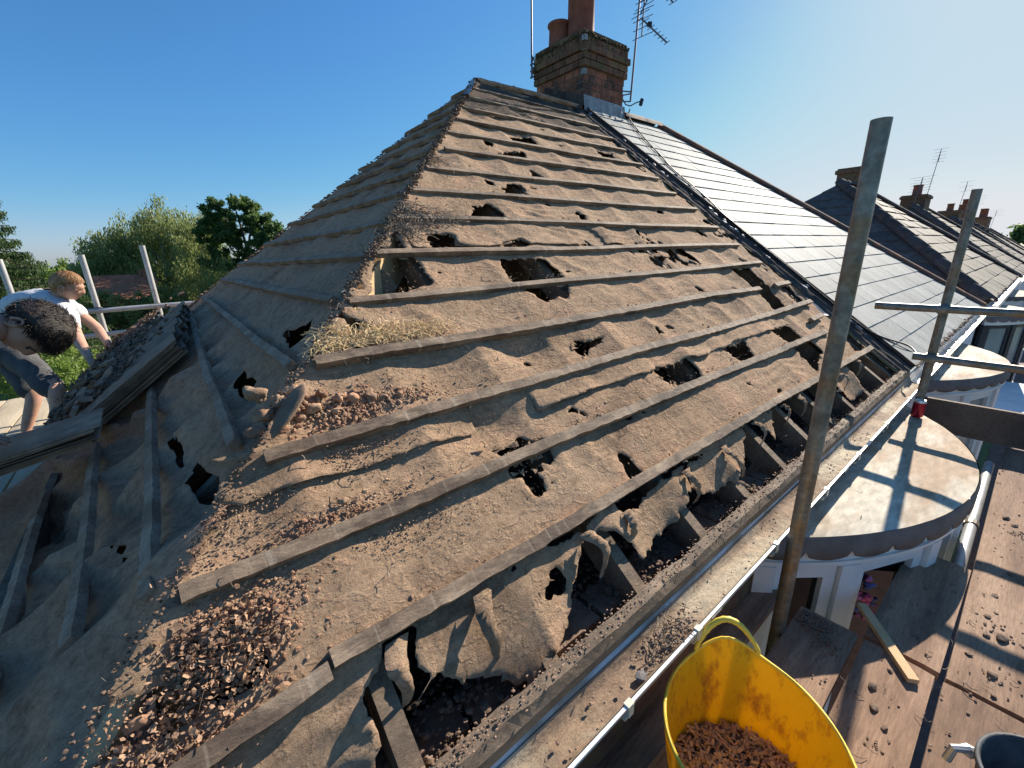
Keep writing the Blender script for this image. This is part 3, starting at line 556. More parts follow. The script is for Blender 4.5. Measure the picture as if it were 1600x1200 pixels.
# crumbled flakes bottom left
mb = MB()
for _ in range(3000):
    a = random.gauss(.50, .045); b = random.gauss(.405, .036); 
    if random.random() < .3: a = random.gauss(.36, .05); b = random.gauss(.27, .06)
    r = random.uniform(.002, .0095)*random.uniform(.4, 1.1); R_ = Euler((random.gauss(0, .8), random.gauss(0, .6), random.random()*6)).to_matrix(); c = PF(a, b, random.uniform(.002, .018)); L = []
    if a < b*AX/LF+.01: continue
    for k in range(5): t = 2*pi*k/5; q = R_ @ Vector((r*cos(t)*random.uniform(.6, 1.2), r*sin(t)*random.uniform(.5, 1), r*.3*random.uniform(-1, 1))); L.append(c+X_*q.x+uF*q.y+nF*q.z)
    mb.prism(L, nF*.0015)
tag(mb.build('crumbled_flakes', M['flake']), 'heap of curled brown flakes on felt in the bottom left of the front slope', 'debris', kind='stuff')
def fibres(name, mat, items, label, cat):
    mb = MB()
    for (pl, u, s, du, ds, n, L) in items:
        for _ in range(n):
            a = u+random.gauss(0, du); b = s+random.gauss(0, ds)
            if pl is PF and a < b*AX/LF+.0: continue
            th = random.random()*6.3; c = random.uniform(-2.5, 2.5); pts = []; l = L*random.uniform(.4, 1.2)
            for i in range(4): pts.append(pl(a, b, .008+.012*random.random()+.01*sin(i))); a += cos(th)*l/3; b += sin(th)*l/3; th += c*.4
            mb.tube(pts, random.uniform(.0006, .0014), 3, False)
    return tag(mb.build(name, mat), label, cat, kind='stuff')
fibres('straw', M['straw'], [(PF, .93, 1.16, .045, .03, 330, .06), (PF, 1.1, 1.155, .10, .022, 420, .06), (PF, 1.3, 1.15, .08, .015, 130, .06)], 'pale yellow straw on the hip beside the fourth lowest lit batten', 'straw')
fibres('bird_nest_twigs', M['twig'], [(PF, 1.58, 1.93, .06, .05, 260, .09), (PF, 1.42, 1.86, .07, .03, 200, .10), (PF, 2.0, 2.52, .05, .05, 160, .07), (PF, 1.52, 1.78, .04, .03, 120, .07), (PF, 1.72, 1.90, .10, .02, 110, .08)], 'grey twiggy nest stuff caught along the upper hip line', 'twigs')
fibres('loose_fibres', M['twig'], [(PF, 1.8, .9, 1.1, .5, 110, .05), (PF, .55, .9, .2, .3, 60, .05), (PH, 1.3, 1.35, .2, .2, 50, .06)], 'loose stems and fibres scattered over the brown felt', 'fibres')
# hip-edge mortar, dark
mb = MB()
for _ in range(2600):
    t = random.random()**.8; p = hipline(t)+Vector((0, 0, .012))+Vector((random.gauss(0, .012), random.gauss(0, .02), random.gauss(0, .006))); mb.lump(p, random.uniform(.0015, .004)+.010*t*random.random(), (1, 1, .8), .4)
tag(mb.build('hip_mortar', M['rubble_dark']), 'dark broken mortar bedding left along the hip line', 'mortar', kind='stuff')
mb = MB()
for _ in range(420):
    y = random.uniform(3.6, 4.8)*0+random.uniform(0, 1); t = y; p = Vector((AX*t, YR-(YR-D)*t, H*t-.004)); mb.lump(p+Vector((0, random.gauss(0, .015), 0)), random.uniform(.003, .011), (1.8, 1, .7), .4)
tag(mb.build('rear_hip_mortar', M['rubble_dark']), 'ragged broken mortar along the rear skyline of the hip', 'mortar', kind='stuff')
# larger lumps that can be picked out one by one
LL = [(.70, 1.0, .042), (.745, .965, .038), (.79, 1.0, .03), (.70, .93, .033), (.665, .885, .026), (.86, .965, .026), (.90, .935, .03), (.94, .925, .024), (.99, .92, .026), (1.03, .905, .017), (.82, .915, .03),
      (.78, .90, .022), (.73, .87, .02), (1.08, .90, .016), (.88, .895, .018), (.80, .618, .016), (.86, .625, .013), (.92, .632, .012), (.70, .605, .012), (.60, .44, .02), (.52, .37, .022), (.44, .40, .018), (.37, .37, .018), (.56, .40, .016), (.48, .45, .018)]
for i, (x, s, r) in enumerate(LL):
    r *= .58; o = lump2(PF(x, s, r*.45), r, (random.uniform(.9, 1.4), random.uniform(.7, 1.1), random.uniform(.6, .9)), AF, .62).build('mortar_lump', M['rubble'], None, True)
    tag(o, 'largest lump of old mortar, at the hip side of the heap' if i == 0 else 'rounded orange lump of old mortar lying on the felt near the hip', 'mortar lump', 'mortar lumps on the front slope near the hip')
ht = lump2(hipline(.212)+Vector((.03, -.045, .035)), .075, (1.25, .62, .13), (dh, (sd*.9+un*.45).normalized(), (un*.9-sd*.45).normalized()), .25).build('hip_tile_fragment', M['tile_edge'], None, True)
tag(ht, 'broken slab of grey hip tile propped on the hip beside the orange mortar lumps', 'tile fragment')
# rubble inside the eave voids
mb = MB()
for _ in range(5200):
    x = random.uniform(.6, 4.8); y = abs(random.gauss(0, .14))+.03; mb.lump((x, y+.02, -.085+.03*random.random()+.02*sin(x*9)-.3*max(0, y-.2)), random.uniform(.002, .008), (1.2, 1, .6), .4)
tag(mb.build('eave_rubble', M['rubble_dark']), 'dusty rubble lying between the rafters inside the torn eave', 'rubble', kind='stuff')
mb = MB()
for _ in range(2400):
    x = random.uniform(.5, 4.9); mb.lump((x, random.gauss(.02, .012), .02+random.uniform(-.004, .006)), random.uniform(.0008, .0030), (1.6, 1, .6), .4)
tag(mb.build('eave_grit', M['rubble_fine']), 'gritty dirt caked along the top of the front fascia', 'grit', kind='stuff')

# ================================================================ slated roof of the adjoining half
nb = thing('adjoining_house', 'adjoining half of the pair with a smooth pale slate roof and red brown hip tiles', 'house', loc=(0, 0, 0))
def slate_front(parent, x0, x1, xa0, xa1, gauge, wid, mat, th=.008, base=.03, dz=0, X0=0, name='roof_slate', limit=999, wav=0., topS=LF, fmat=None):
    """front slope between x0 (or hip from x0 rising to xa0) and x1 (hip down from xa1)."""
    n = int(topS/gauge)+1; g = topS/n; cnt = 0; rest = MB()
    for r in range(n):
        s0 = r*g; s1 = min(s0+g*1.12, topS); off = (r % 2)*wid/2; k0 = int((x0)/wid)-1
        xx = x0 - off
        while xx < x1:
            a, b = xx+.0015, xx+wid-.0015; xx += wid; pts = []
            def lo(s): return x0+(xa0-x0)*s/topS
            def hi(s): return x1+(xa1-x1)*s/topS
            al, bl = max(a, lo(s0)), min(b, hi(s0)); au, bu = max(a, lo(s1)), min(b, hi(s1))
            if bl-al < .03: continue
            if bu < au: au = bu = (al+bl)/2
            h0 = base+th*1.6+random.uniform(-.0015, .003)+wav*random.uniform(-1, 1); h1 = base+.001
            A = [PF(al, s0, h0, X0, dz), PF(bl, s0, h0+random.uniform(-.001, .001), X0, dz), PF(bu, s1, h1, X0, dz), PF(au, s1, h1, X0, dz)]
            mb = MB() if cnt < limit else rest
            mb.prism(A, nF*th)
            if cnt < limit: mb.build(name, mat, parent)
            cnt += 1
    if rest.v: o = rest.build(name, mat, parent); o['kind'] = 'stuff'
    return cnt
slate_front(nb, 5.02, 10.0, 5.02, 10-AX, .224, .30, M['slate'], th=.006)
MB().add([PF(5.02, 0, .02), PF(10, 0, .02), PF(10-AX, LF, .02), PF(5.02, LF, .02)], [(0, 1, 2, 3)]).build('underlay', M['slate_dark'], nb)
MB().add([(10, 0, 0), (10, 2*D, 0), (10-AX, D, H), (5.0, D, H), (5.0, 2*D, 0)], [(0, 1, 2), (1, 4, 3, 2)]).build('rear_roof_slope', M['slate_dark'], nb)
def ridge_run(a, b, parent, mat, L=.33, r=.075, name='ridge_tile', lift=.02):
    a, b = Vector(a), Vector(b); d = (b-a); n = max(1, int(d.length/L)); d = d/n; dd = d.normalized(); sd = dd.cross(Z_).normalized(); un = sd.cross(dd)
    for i in range(n):
        p = a+d*i; vs = []; fs = []; q = 7
        for e, (t, rr) in enumerate(((0.0, r*1.05), (1.03, r))):
            for k in range(q):
                an = pi*k/(q-1); vs.append(p+d*t+sd*cos(an)*rr+un*(sin(an)*rr*.8+lift-.02))
        for k in range(q):
            vs.append(p+d*0+sd*cos(pi*k/(q-1))*(r*.82)+un*(sin(pi*k/(q-1))*r*.62+lift-.02))
        for k in range(q-1): fs.append((k, k+1, q+k+1, q+k)); fs.append((k, 2*q+k, 2*q+k+1, k+1))
        MB().add(vs, fs).build(name, mat, parent, True)
ridge_run((10, 0, .02), (10-AX, D, H+.03), nb, M['ridge'], .36, .085)
ridge_run((10-AX, D, H+.03), (5.75, D, H+.03), nb, M['ridge_dark'], .40, .09)
MB().box((7.5, .10, -2.72), (4.98, .2, 4.9)).build('front_wall', M['render'], nb)
MB().box((9.9, 3.5, -2.72), (.2, 6.8, 4.9)).build('side_wall', M['render'], nb)
MB().box((7.5, .005, -.09), (4.96, .02, .17)).build('fascia_board', M['pvcwhite'], nb)
mb = MB()
for k in range(500): mb.lump(PF(random.uniform(5.1, 9.9), random.uniform(-.015, .02), .035), random.uniform(.004, .02), (1.6, 1, .8), .4)
tag(mb.build('eave_moss', M['rubble_dark'], nb), kind='stuff')
# lit verge line of the slates
mb = MB(); mb.prism([PF(5.0, 0, .03), PF(5.018, 0, .03), PF(5.018, LF, .03), PF(5.0, LF, .03)], nF*.022); mb.build('verge_strip', M['leaddark'], nb)

# ================================================================ chimney on the party line
ch = thing('chimney_stack', 'sooty red brick chimney with three pots at the top of the stripped roof', 'chimney')
cx0, cx1, cy0, cy1 = 4.965, 5.735, 3.44, 4.26; zt = 3.36; cz = .075
MB().box(((cx0+cx1)/2, (cy0+cy1)/2, 2.75), (cx1-cx0-.016, cy1-cy0-.016, 1.14)).build('mortar_core', M['mortar'], ch)
nb_b = 0; row = 0; z = 2.36
while z < zt-.01:
    cap = z > 3.03; out = .0
    if cap: out = .028 if z < 3.12 else (.05 if z < 3.20 else .026)
    if z > 3.27: out = .012
    X0, X1, Y0, Y1 = cx0-out, cx1+out, cy0-out, cy1+out; mat = M['brick_cap'] if z > 3.0 else M['brick']
    def course(a0, a1, fixed, axis, sgn):
        L = a1-a0; t = 0; first = True
        lens = [.1025 if row % 2 else .215]; 
        while sum(lens) < L: lens.append(.215)
        p = a0
        for l in lens:
            q = min(p+l, a1)
            if q-p > .03:
                c = (p+q)/2; w = q-p-.010; dep = .09; j = random.uniform(-.003, .003)
                if axis == 'x': MB().box((c, fixed+sgn*(-dep/2+j), z+.0325), (w, dep, .064)).build('brick', mat, ch)
                else: MB().box((fixed+sgn*(-dep/2+j), c, z+.0325), (dep, w, .064)).build('brick', mat, ch)
            p = q
    course(X0, X1, Y0, 'x', -1); course(Y0+.092, Y1-.092, X0, 'y', -1)
    if z > 2.55: course(Y0+.092, Y1-.092, X1, 'y', 1)
    if z > 2.9: course(X0, X1, Y1, 'x', 1)
    z += cz; row += 1
n = 16; mb = MB(); vs = []; 
gx, gy = np.meshgrid(np.linspace(cx0-.02, cx1+.02, n), np.linspace(cy0-.02, cy1+.02, n), indexing='ij')
ed = np.minimum(np.minimum(gx-gx.min(), gx.max()-gx), np.minimum(gy-gy.min(), gy.max()-gy)); gz = zt-.02+.09*np.clip(ed/.2, 0, 1)**.6+.03*fbm(gx*14, gy*14, 3.)
V = np.stack([gx, gy, gz], -1).reshape(-1, 3); i, j = np.meshgrid(np.arange(n-1), np.arange(n-1), indexing='ij'); a = (i*n+j).ravel()
npmesh('flaunching', V, np.stack([a, a+n, a+n+1, a+1], 1), M['moss'], ch)
mb = MB()
for k in range(300):
    e = random.random(); side = random.choice('xyxyz'); 
    if side == 'x': p = (random.uniform(cx0-.04, cx1+.04), cy0-.025, zt+random.uniform(-.10, .02)*random.random())
    elif side == 'y': p = (cx0-.025, random.uniform(cy0-.04, cy1+.04), zt+random.uniform(-.12, .02)*random.random())
    else: p = (random.uniform(cx0, cx1), random.uniform(cy0, cy1), zt+.05)
    mb.lump(p, random.uniform(.005, .016), (1, 1, .8), .4)
tag(mb.build('moss', M['moss'], ch), kind='stuff')
def pot(x, y, z0, z1, r, mat, rim=.03, parent=None, n=24):
    return MB().lathe((x, y, 0), [(r*1.02, z0), (r*1.0, z0+.1), (r*.93, z1-rim*1.6), (r*1.05, z1-rim*1.3), (r*1.10, z1-rim), (r*1.10, z1-.008), (r*1.04, z1), (r*.86, z1), (r*.84, z1-.2)], n).build('chimney_pot', mat, parent, True)
pot(5.12, 4.0, 3.33, 3.665, .135, M['pot'], parent=ch)['label'] = 'squat terracotta pot'
p_ = pot(5.25, 3.76, 3.33, 4.15, .165, M['pot'], .01, ch); p_['label'] = 'tall plain terracotta pot'
p_ = MB().lathe((5.62, 3.99, 0), [(.075, 3.33), (.075, 3.52), (.085, 3.53), (.085, 3.55), (.075, 3.56), (.075, 3.58), (.085, 3.59), (.085, 3.62), (.05, 3.63)], 18).build('chimney_pot', M['potdark'], ch, True); p_['label'] = 'small dark vented pot'
# lead apron, step flashing, plates on the corner
def wavy_strip(P0, P1, dn, mat, name, parent, n=30, amp=.008, nn=None):
    P0, P1, dn = Vector(P0), Vector(P1), Vector(dn); nn = nn or (P1-P0).cross(dn).normalized(); vs = []; fs = []
    for i in range(n+1):
        t = i/n; b = P0+(P1-P0)*t; w = amp*sin(t*40)+amp*random.uniform(-.6, .6)
        for k in range(4): vs.append(b+dn*(k/3)*(1+.12*random.uniform(-1, 1)*(k == 3))+nn*(w*(k/3)))
    for i in range(n):
        for k in range(3): a = i*4+k; fs.append((a, a+4, a+5, a+1))
    return MB().add(vs, fs).build(name, mat, parent, True)
wavy_strip((4.95, 3.425, 2.74), (5.75, 3.425, 2.73), (0, -.02, -.17), M['lead'], 'lead_apron', ch)
wavy_strip((4.92, 3.40, 2.56), (5.78, 3.40, 2.56), -uF*.10+nF*.02, M['lead'], 'lead_skirt', ch, amp=.012)
wavy_strip((4.955, 4.10, 2.98), (4.955, 3.42, 2.72), (-.01, 0, -.11), M['leaddark'], 'side_flashing', ch, amp=.006)
wavy_strip((4.952, 4.05, 2.90), (4.93, 3.40, 2.62), (-.12, 0, -.07), M['leaddark'], 'side_soaker', ch, amp=.01)
for zz in (3.30, 3.205, 2.98):
    o_ = .03 if zz > 3.1 else .002
    mb = MB(); mb.box((4.965-o_+.02, 3.44-o_-.004, zz), (.045, .006, .055)); mb.box((4.965-o_-.004, 3.44-o_+.02, zz), (.006, .045, .055)); mb.lump((4.965-o_+.02, 3.44-o_-.008, zz), .008); mb.build('corner_plate', M['lead'], ch)

# ================================================================ aerials
def yagi(name, label, mast, boom_pts, els, extra=None, brackets=None, group=None):
    t = thing(name, label, 'aerial', group)
    mb = MB(); mb.tube(mast, .012, 8); mb.build('mast', M['antenna'], t)
    for bp, dire, lens in zip(boom_pts, els[0], els[1]):
        a, b = Vector(bp[0]), Vector(bp[1]); MB().tube([a, b], .009, 6).build('boom', M['antenna'], t)
        e = Vector(dire).normalized()
        for i, l in enumerate(lens):
            c = a+(b-a)*(i/(len(lens)-1)); MB().tube([c-e*l/2, c+e*l/2], .0045, 5).build('element', M['antenna'], t)
    for br in brackets or []: MB().tube(br, .008, 6).build('bracket', M['antenna'], t)
    return t
# points picked on the vertical plane through the mast, parallel to the picture's width direction
Rv = Vector((.777, -.629, 0)); 
base = Vector((5.83, 3.40, 2.80)); topm = Vector((5.83, 3.33, 3.98))
def AP(dx, z): return Vector((5.83, 3.35, 0))+Rv*dx+Z_*z
t_ = yagi('television_aerial', 'twin antenna mast with combs of rods fixed to the right of the big chimney', [base, topm],
    [((AP(.04, 3.68)), (AP(.38, 3.42))), (AP(.07, 3.95), AP(.06, 3.49)), (AP(.03, 3.72), AP(.16, 3.98)), (AP(.31, 3.95), AP(.42, 3.83))],
    ([Rv*.8+Z_*.42+Y_*.3, Rv*.9+Z_*.33, Rv*.85+Z_*.4, Rv*.85+Z_*.42], [[.10, .16, .14, .12, .11, .11, .10, .10, .10], [.22, .22, .26, .26, .24, .24], [.24, .24, .22, .20], [.11, .11, .11, .11]]),
    brackets=[[(5.74, 3.5, 2.93), (5.83, 3.4, 2.91)], [(5.74, 3.47, 2.87), (5.83, 3.4, 2.89)], [(5.74, 3.5, 2.81), (5.83, 3.4, 2.80)], [(5.74, 3.46, 2.83), (5.76, 3.42, 2.76), (5.83, 3.4, 2.75), (5.90, 3.36, 2.79), (5.96, 3.33, 2.81)]])
MB().box(AP(.15, 3.615), (.05, .03, .05), (Rv, Rv.cross(Z_), Z_)).build('junction_box', M['black'], t_)
MB().box((5.97, 3.33, 2.80), (.035, .03, .085), (Vector((.9, -.2, -.35)).normalized(), Vector((.2, .97, 0)).normalized(), Vector((.35, 0, .93)).normalized())).build('low_noise_block', M['black'], t_)
t_ = thing('aerial_mast', 'plain dark mast strapped to the left side of the big chimney', 'mast')
MB().tube([(4.855, 4.23, 3.10), (4.865, 4.23, 4.3)], .012, 8).build('mast', M['antenna'], t_)
for zz in (3.24, 3.17, 3.10): MB().tube([(4.93, 4.25, zz+.03), (4.86, 4.21, zz+.015), (4.835, 4.24, zz)], .010, 6).build('bracket', M['antenna'], t_)
cab = [(5.83, 3.40, 2.72), (5.80, 3.378, 2.60), (5.484, 2.894, 2.225), (5.311, 2.544, 1.962), (5.169, 2.305, 1.785), (5.122, 1.996, 1.555), (5.061, 1.774, 1.39), (4.994, 1.574, 1.236), (4.97, 1.103, .885), (4.93, .577, .492), (4.915, .419, .375), (5.0, .25, .25), (5.12, .06, .17), (4.9, -.03, .15)]
def smoothpts(P, m=5):
    P = [Vector(p) for p in P]; out = []
    for i in range(len(P)-1):
        p0, p1, p2, p3 = P[max(i-1, 0)], P[i], P[i+1], P[min(i+2, len(P)-1)]
        for k in range(m): t = k/m; out.append(.5*((2*p1)+(p2-p0)*t+(2*p0-5*p1+4*p2-p3)*t*t+(3*p1-p0-3*p2+p3)*t**3))
    return out+[P[-1]]
tag(MB().tube(smoothpts(cab), .007, 6).build('aerial_cable', M['black']), 'black cable running down the pale slates from the aerial to the scaffold rail', 'cable')
cab2 = [(5.75, 3.36, 2.58), (5.45, 2.95, 2.27), (5.20, 2.50, 1.93), (5.10, 2.1, 1.63), (5.12, 1.75, 1.37), (4.98, 1.4, 1.10), (4.95, .6, .50), (5.02, .30, .28), (5.18, .12, .15), (5.35, .03, .07)]
tag(MB().tube(smoothpts(cab2), .004, 5).build('thin_cable', M['black']), 'thin second cable looping beside the thick one low on the pale slates', 'cable')

# ================================================================ gutters
def gutter(x0, x1, label, mud=True, dz=0, unions=(), clips=()):
    g = thing('gutter', label, 'gutter')
    prof = [(-.012, -.035), (-.016, -.06), (-.030, -.085), (-.052, -.098), (-.075, -.096), (-.098, -.082), (-.110, -.06), (-.1105, -.055), (-.117, -.055), (-.117, -.064), (-.104, -.086), (-.078, -.102), (-.050, -.104), (-.026, -.091), (-.011, -.064), (-.007, -.035)]
    n = 24; vs = []; fs = []; m = len(prof)
    for i in range(n+1):
        x = x0+(x1-x0)*i/n; w = .0015*sin(x*3)
        vs += [(x, y+w, z+dz+w) for y, z in prof]
    for i in range(n):
        for k in range(m): a = i*m+k; b = i*m+(k+1) % m; fs.append((a, b, b+m, a+m))
    fs += [tuple(range(m)), tuple(range((n+1)*m-1, n*m-1, -1))]
    MB().add(vs, fs).build('trough', M['pvc'], g, True)
    MB().box(((x0+x1)/2, -.1145, -.0535+dz), (x1-x0, .008, .004)).build('front_lip', M['pvcwhite'], g)
    for c in clips:
        MB().box((c, -.114, -.053+dz), (.022, .016, .010)).box((c, -.1205, -.068+dz), (.018, .004, .03)).box((c+.01, -.06, -.108+dz), (.03, .10, .006)).build('bracket', M['cream'], g)
    for u in unions:
        vs = []; pr = [(y*1.0+(.002 if y > -.06 else -.003), z-.003) for y, z in prof]
        mb = MB()
        for e in (-.03, .03): mb.v += [(u+e, y, z+dz) for y, z in pr]
        for k in range(m): a = k; b = (k+1) % m; mb.f.append((a, b, b+m, a+m))
        mb.build('union', M['pvc'], g, True)
    return g
gutter(.2, 4.96, 'weathered plastic gutter full of silt along the front eave of the stripped roof', unions=(2.9, 1.62), clips=(1.20, 1.52, 2.07, 2.62, 3.12, 3.71, 4.35))
gutter(5.0, 10.05, 'pale gutter under the smooth slates of the adjoining roof', clips=(5.5, 6.3, 7.1, 7.9, 8.7, 9.5))
# silt
uu, vv = np.meshgrid(np.arange(.2, 4.94, .012), np.linspace(-.1085, -.018, 14), indexing='ij')
t = (vv+.1085)/.0905; zz = -.086+.030*(2*t-1)**2*0+.022*np.clip(.5+fbm(uu*3, vv*9, 2., 5), 0, 1)+.003*fbm(uu*45, vv*45, 6.)
low = -.098+.045*np.abs(2*t-1)**2.2; zz = np.maximum(zz, low+.001)
zz = np.where(uu > 2.95, zz-.004, zz); zz = np.minimum(zz, -.045)
V = np.stack([uu, vv, zz], -1).reshape(-1, 3); q = uu.shape[1]; i, j = np.meshgrid(np.arange(uu.shape[0]-1), np.arange(q-1), indexing='ij'); a = (i*q+j).ravel()
tag(npmesh('gutter_silt', V, np.stack([a, a+q, a+q+1, a+1], 1), M['mud'], None, True), 'brown silt lying along the bottom of the nearer gutter', 'silt', kind='stuff')
mb = MB()
for _ in range(200):
    x = random.gauss(1.46, .06) if random.random() < .7 else random.uniform(.9, 3.5); mb.lump((x, random.uniform(-.10, -.03), -.062), random.uniform(.001, .005), (1, 1, .7), .4)
tag(mb.build('gutter_debris', M['rubble_dark']), 'dark clods and crumbs lying on the silt in the gutter', 'debris', kind='stuff')
fibres('gutter_twigs', M['twig'], [(lambda a, b, h: Vector((a, b-.07, -.062+h*.8)), 1.46, 0, .05, .012, 60, .05)], 'little tangle of dry twigs in the silted gutter', 'twigs')
tag(MB().lump((1.29, -.085, -.066), .017, (1.3, 1, .3), .2).build('slate_fragment', M['drip']), 'small grey fragment of slate lying in the gutter above the yellow tub', 'fragment')

# ================================================================ bays
def bay(name, label, cx, w, sag, zt, mat, R=None, dark=False, contents=False, segs=5, dz=0, cy=0, posts=None):
    b = thing(name, label, 'bay window'); half = w/2; R = (half*half+sag*sag)/(2*sag); yc = cy-sag+R; am = math.asin(half/R)
    def A(a, r, z): return Vector((cx+r*sin(a), yc-r*cos(a), z))
    n = 60; ang = [-am+2*am*i/n for i in range(n+1)]
    # domed sheet
    vs = []; fs = []; rows = 9
    for i, a in enumerate(ang):
        for k in range(rows):
            t = k/(rows-1); e = A(a, R-.006 if k else R, 0); y = e.y+(cy+.10-e.y)*t; x = e.x+(cx-e.x)*0
            z = zt+.012*t*1+.004*fbm(np.array([x*9]), np.array([y*9]), 3.)[0]-(.006 if k == 0 else 0); vs.append((x, y, z))
    for i in range(n):
        for k in range(rows-1): q = i*rows+k; fs.append((q, q+1, q+rows+1, q+rows))
    MB().add(vs, fs).build('roof_sheet', mat, b, True)
    vs = [] ; fs = []  # lead drip edge with scallops
    m = 168; 
    for i in range(m+1):
        a = -am+2*am*i/m; ph = (i % 12)/12; d = .085+.028*sin(pi*ph)**.5 if i % 12 else .070
        vs += [A(a, R+.004, zt-.004), A(a, R+.012, zt-.03), A(a, R+.010, zt-.07), A(a, R+.012, zt-d), A(a, R+.009, zt-d), A(a, R+.002, zt-.01)]
    for i in range(m):
        for k in range(5): q = i*6+k; fs.append((q, q+6, q+7, q+1))
    MB().add(vs, fs).build('scalloped_lead', M['drip'], b, True)
    def ring(r0, r1, z0, z1, mat_, nm):
        vs = []; fs = []
        for a in ang: vs += [A(a, r1, z0), A(a, r1, z1), A(a, r0, z1), A(a, r0, z0)]
        for i in range(n):
            for k in range(4): q = i*4+k; p = i*4+(k+1) % 4; fs.append((q, q+4, p+4, p))
        return MB().add(vs, fs).build(nm, mat_, b)
    ring(R-.05, R-.012, zt-.165, zt-.02, M['pvcwhite'], 'fascia')
    ring(R-.065, R-.001, zt-.150, zt-.135, M['pvcwhite'], 'moulding')
    ring(R-.30, R-.05, zt-.15, zt-.14, M['render'], 'soffit')
    fr = M['darkframe'] if dark else M['pvcwhite']; Rw = R-.05; z0, z1 = zt-1.45, zt-.165
    bd = [-am*.97+2*am*.97*i/segs for i in range(segs+1)]
    if posts: bd = [radians(q) for q in posts]; segs = len(bd)-1
    for i, a in enumerate(bd):
        p = A(a, Rw, (z0+z1)/2); rd = Vector((sin(a), -cos(a), 0)); tg = Vector((cos(a), sin(a), 0))
        MB().box(p, (.085, .09, z1-z0), (tg, rd, Z_)).build('corner_post', fr, b)
    for i in range(segs):
        p0, p1 = A(bd[i], Rw, 0), A(bd[i+1], Rw, 0); d = (p1-p0); L = d.length; d.normalize(); nn = Vector((-d.y, d.x, 0)); c = (p0+p1)/2; Lw = L-.09
        f = MB(); f.box(c+Z_*(z1-.035), (Lw, .06, .07), (d, nn, Z_)).box(c+Z_*(z0+.035), (Lw, .06, .07), (d, nn, Z_))
        f.box(c-d*(Lw/2-.025)+Z_*((z0+z1)/2), (.05, .062, z1-z0-.14), (d, nn, Z_)).box(c+d*(Lw/2-.025)+Z_*((z0+z1)/2), (.05, .062, z1-z0-.14), (d, nn, Z_))
        fo = f.build('window_frame', fr, b)
        MB().box(c+Z_*((z0+z1)/2), (Lw-.10, .008, z1-z0-.14), (d, nn, Z_)).build('pane', M['glass'] if contents else M['pane'], fo)
    ring(Rw-.06, Rw+.06, zt-2.3, zt-1.452, M['render'], 'apron_wall')
    if contents:
        MB().box((cx, cy-.012, (z0+z1)/2), (w-.3, .01, z1-z0)).build('room_back', M['interior'], b); MB().prism([A(a, Rw-.02, z0+.5) for a in bd], (0, 0, .02)).build('window_board', M['interior'], b)
    return b, A, R, bd
b1, A1, R1, bd1 = bay('bay_window', 'near white bay window with cream roof sheet and dark scalloped lead edge beside the scaffold', 3.43, 2.38, .53, -.16, M['bayroof'], contents=True, posts=(-46, -33, -15, 3, 21, 46))
b2, _, _, _ = bay('bay_window', 'second bay with a clean cream half round top beyond the scaffold rails', 6.57, 2.30, .50, -.17, M['bayroof'])
# flowers standing behind the glass of the near bay
fl = thing('flower_vase', 'pink and violet flowers in a vase seen through the near bay window', 'flowers')
cpos = Vector((2.86, -.27, -.84))
MB().lathe(cpos, [(.04, -.12), (.06, -.02), (.045, .08), (.05, .10)], 14).build('vase', M['purple'], fl, True)
mb, mp, mv = MB(), MB(), MB()
for k in range(46):
    a = random.random()*6.3; r = random.uniform(.02, .13); h = random.uniform(.12, .40); tip = cpos+Vector((r*cos(a)*1.4, r*sin(a)*.5, h)); mb.tube([cpos+Z_*.05, (cpos+tip)/2+Z_*.06, tip], .003, 4)
    q = mp if k % 3 else mv
    for j in range(9): q.lump(tip+Vector((random.gauss(0, .016), random.gauss(0, .016), random.gauss(0, .014))), .014, (1, 1, .6), .3)
mb.build('stems', M['stem'], fl); tag(mp.build('pink_blooms', M['pink'], fl), kind='stuff'); tag(mv.build('violet_blooms', M['purple'], fl), kind='stuff')
# striped blind seen at the left end
bl = thing('window_blind', 'blue and white striped blind behind the left end of the near bay window', 'blind')
for k in range(9): MB().box((2.36+k*.030, -.02-.013*k, -.60), (.020, .006, .50), (Vector((.93, -.36, .0)).normalized(), Vector((.36, .93, 0)).normalized(), Vector((.1*(k % 3-1), 0, 1)).normalized())).build('slat', M['bluewhite'] if k % 2 else M['blue'], bl)

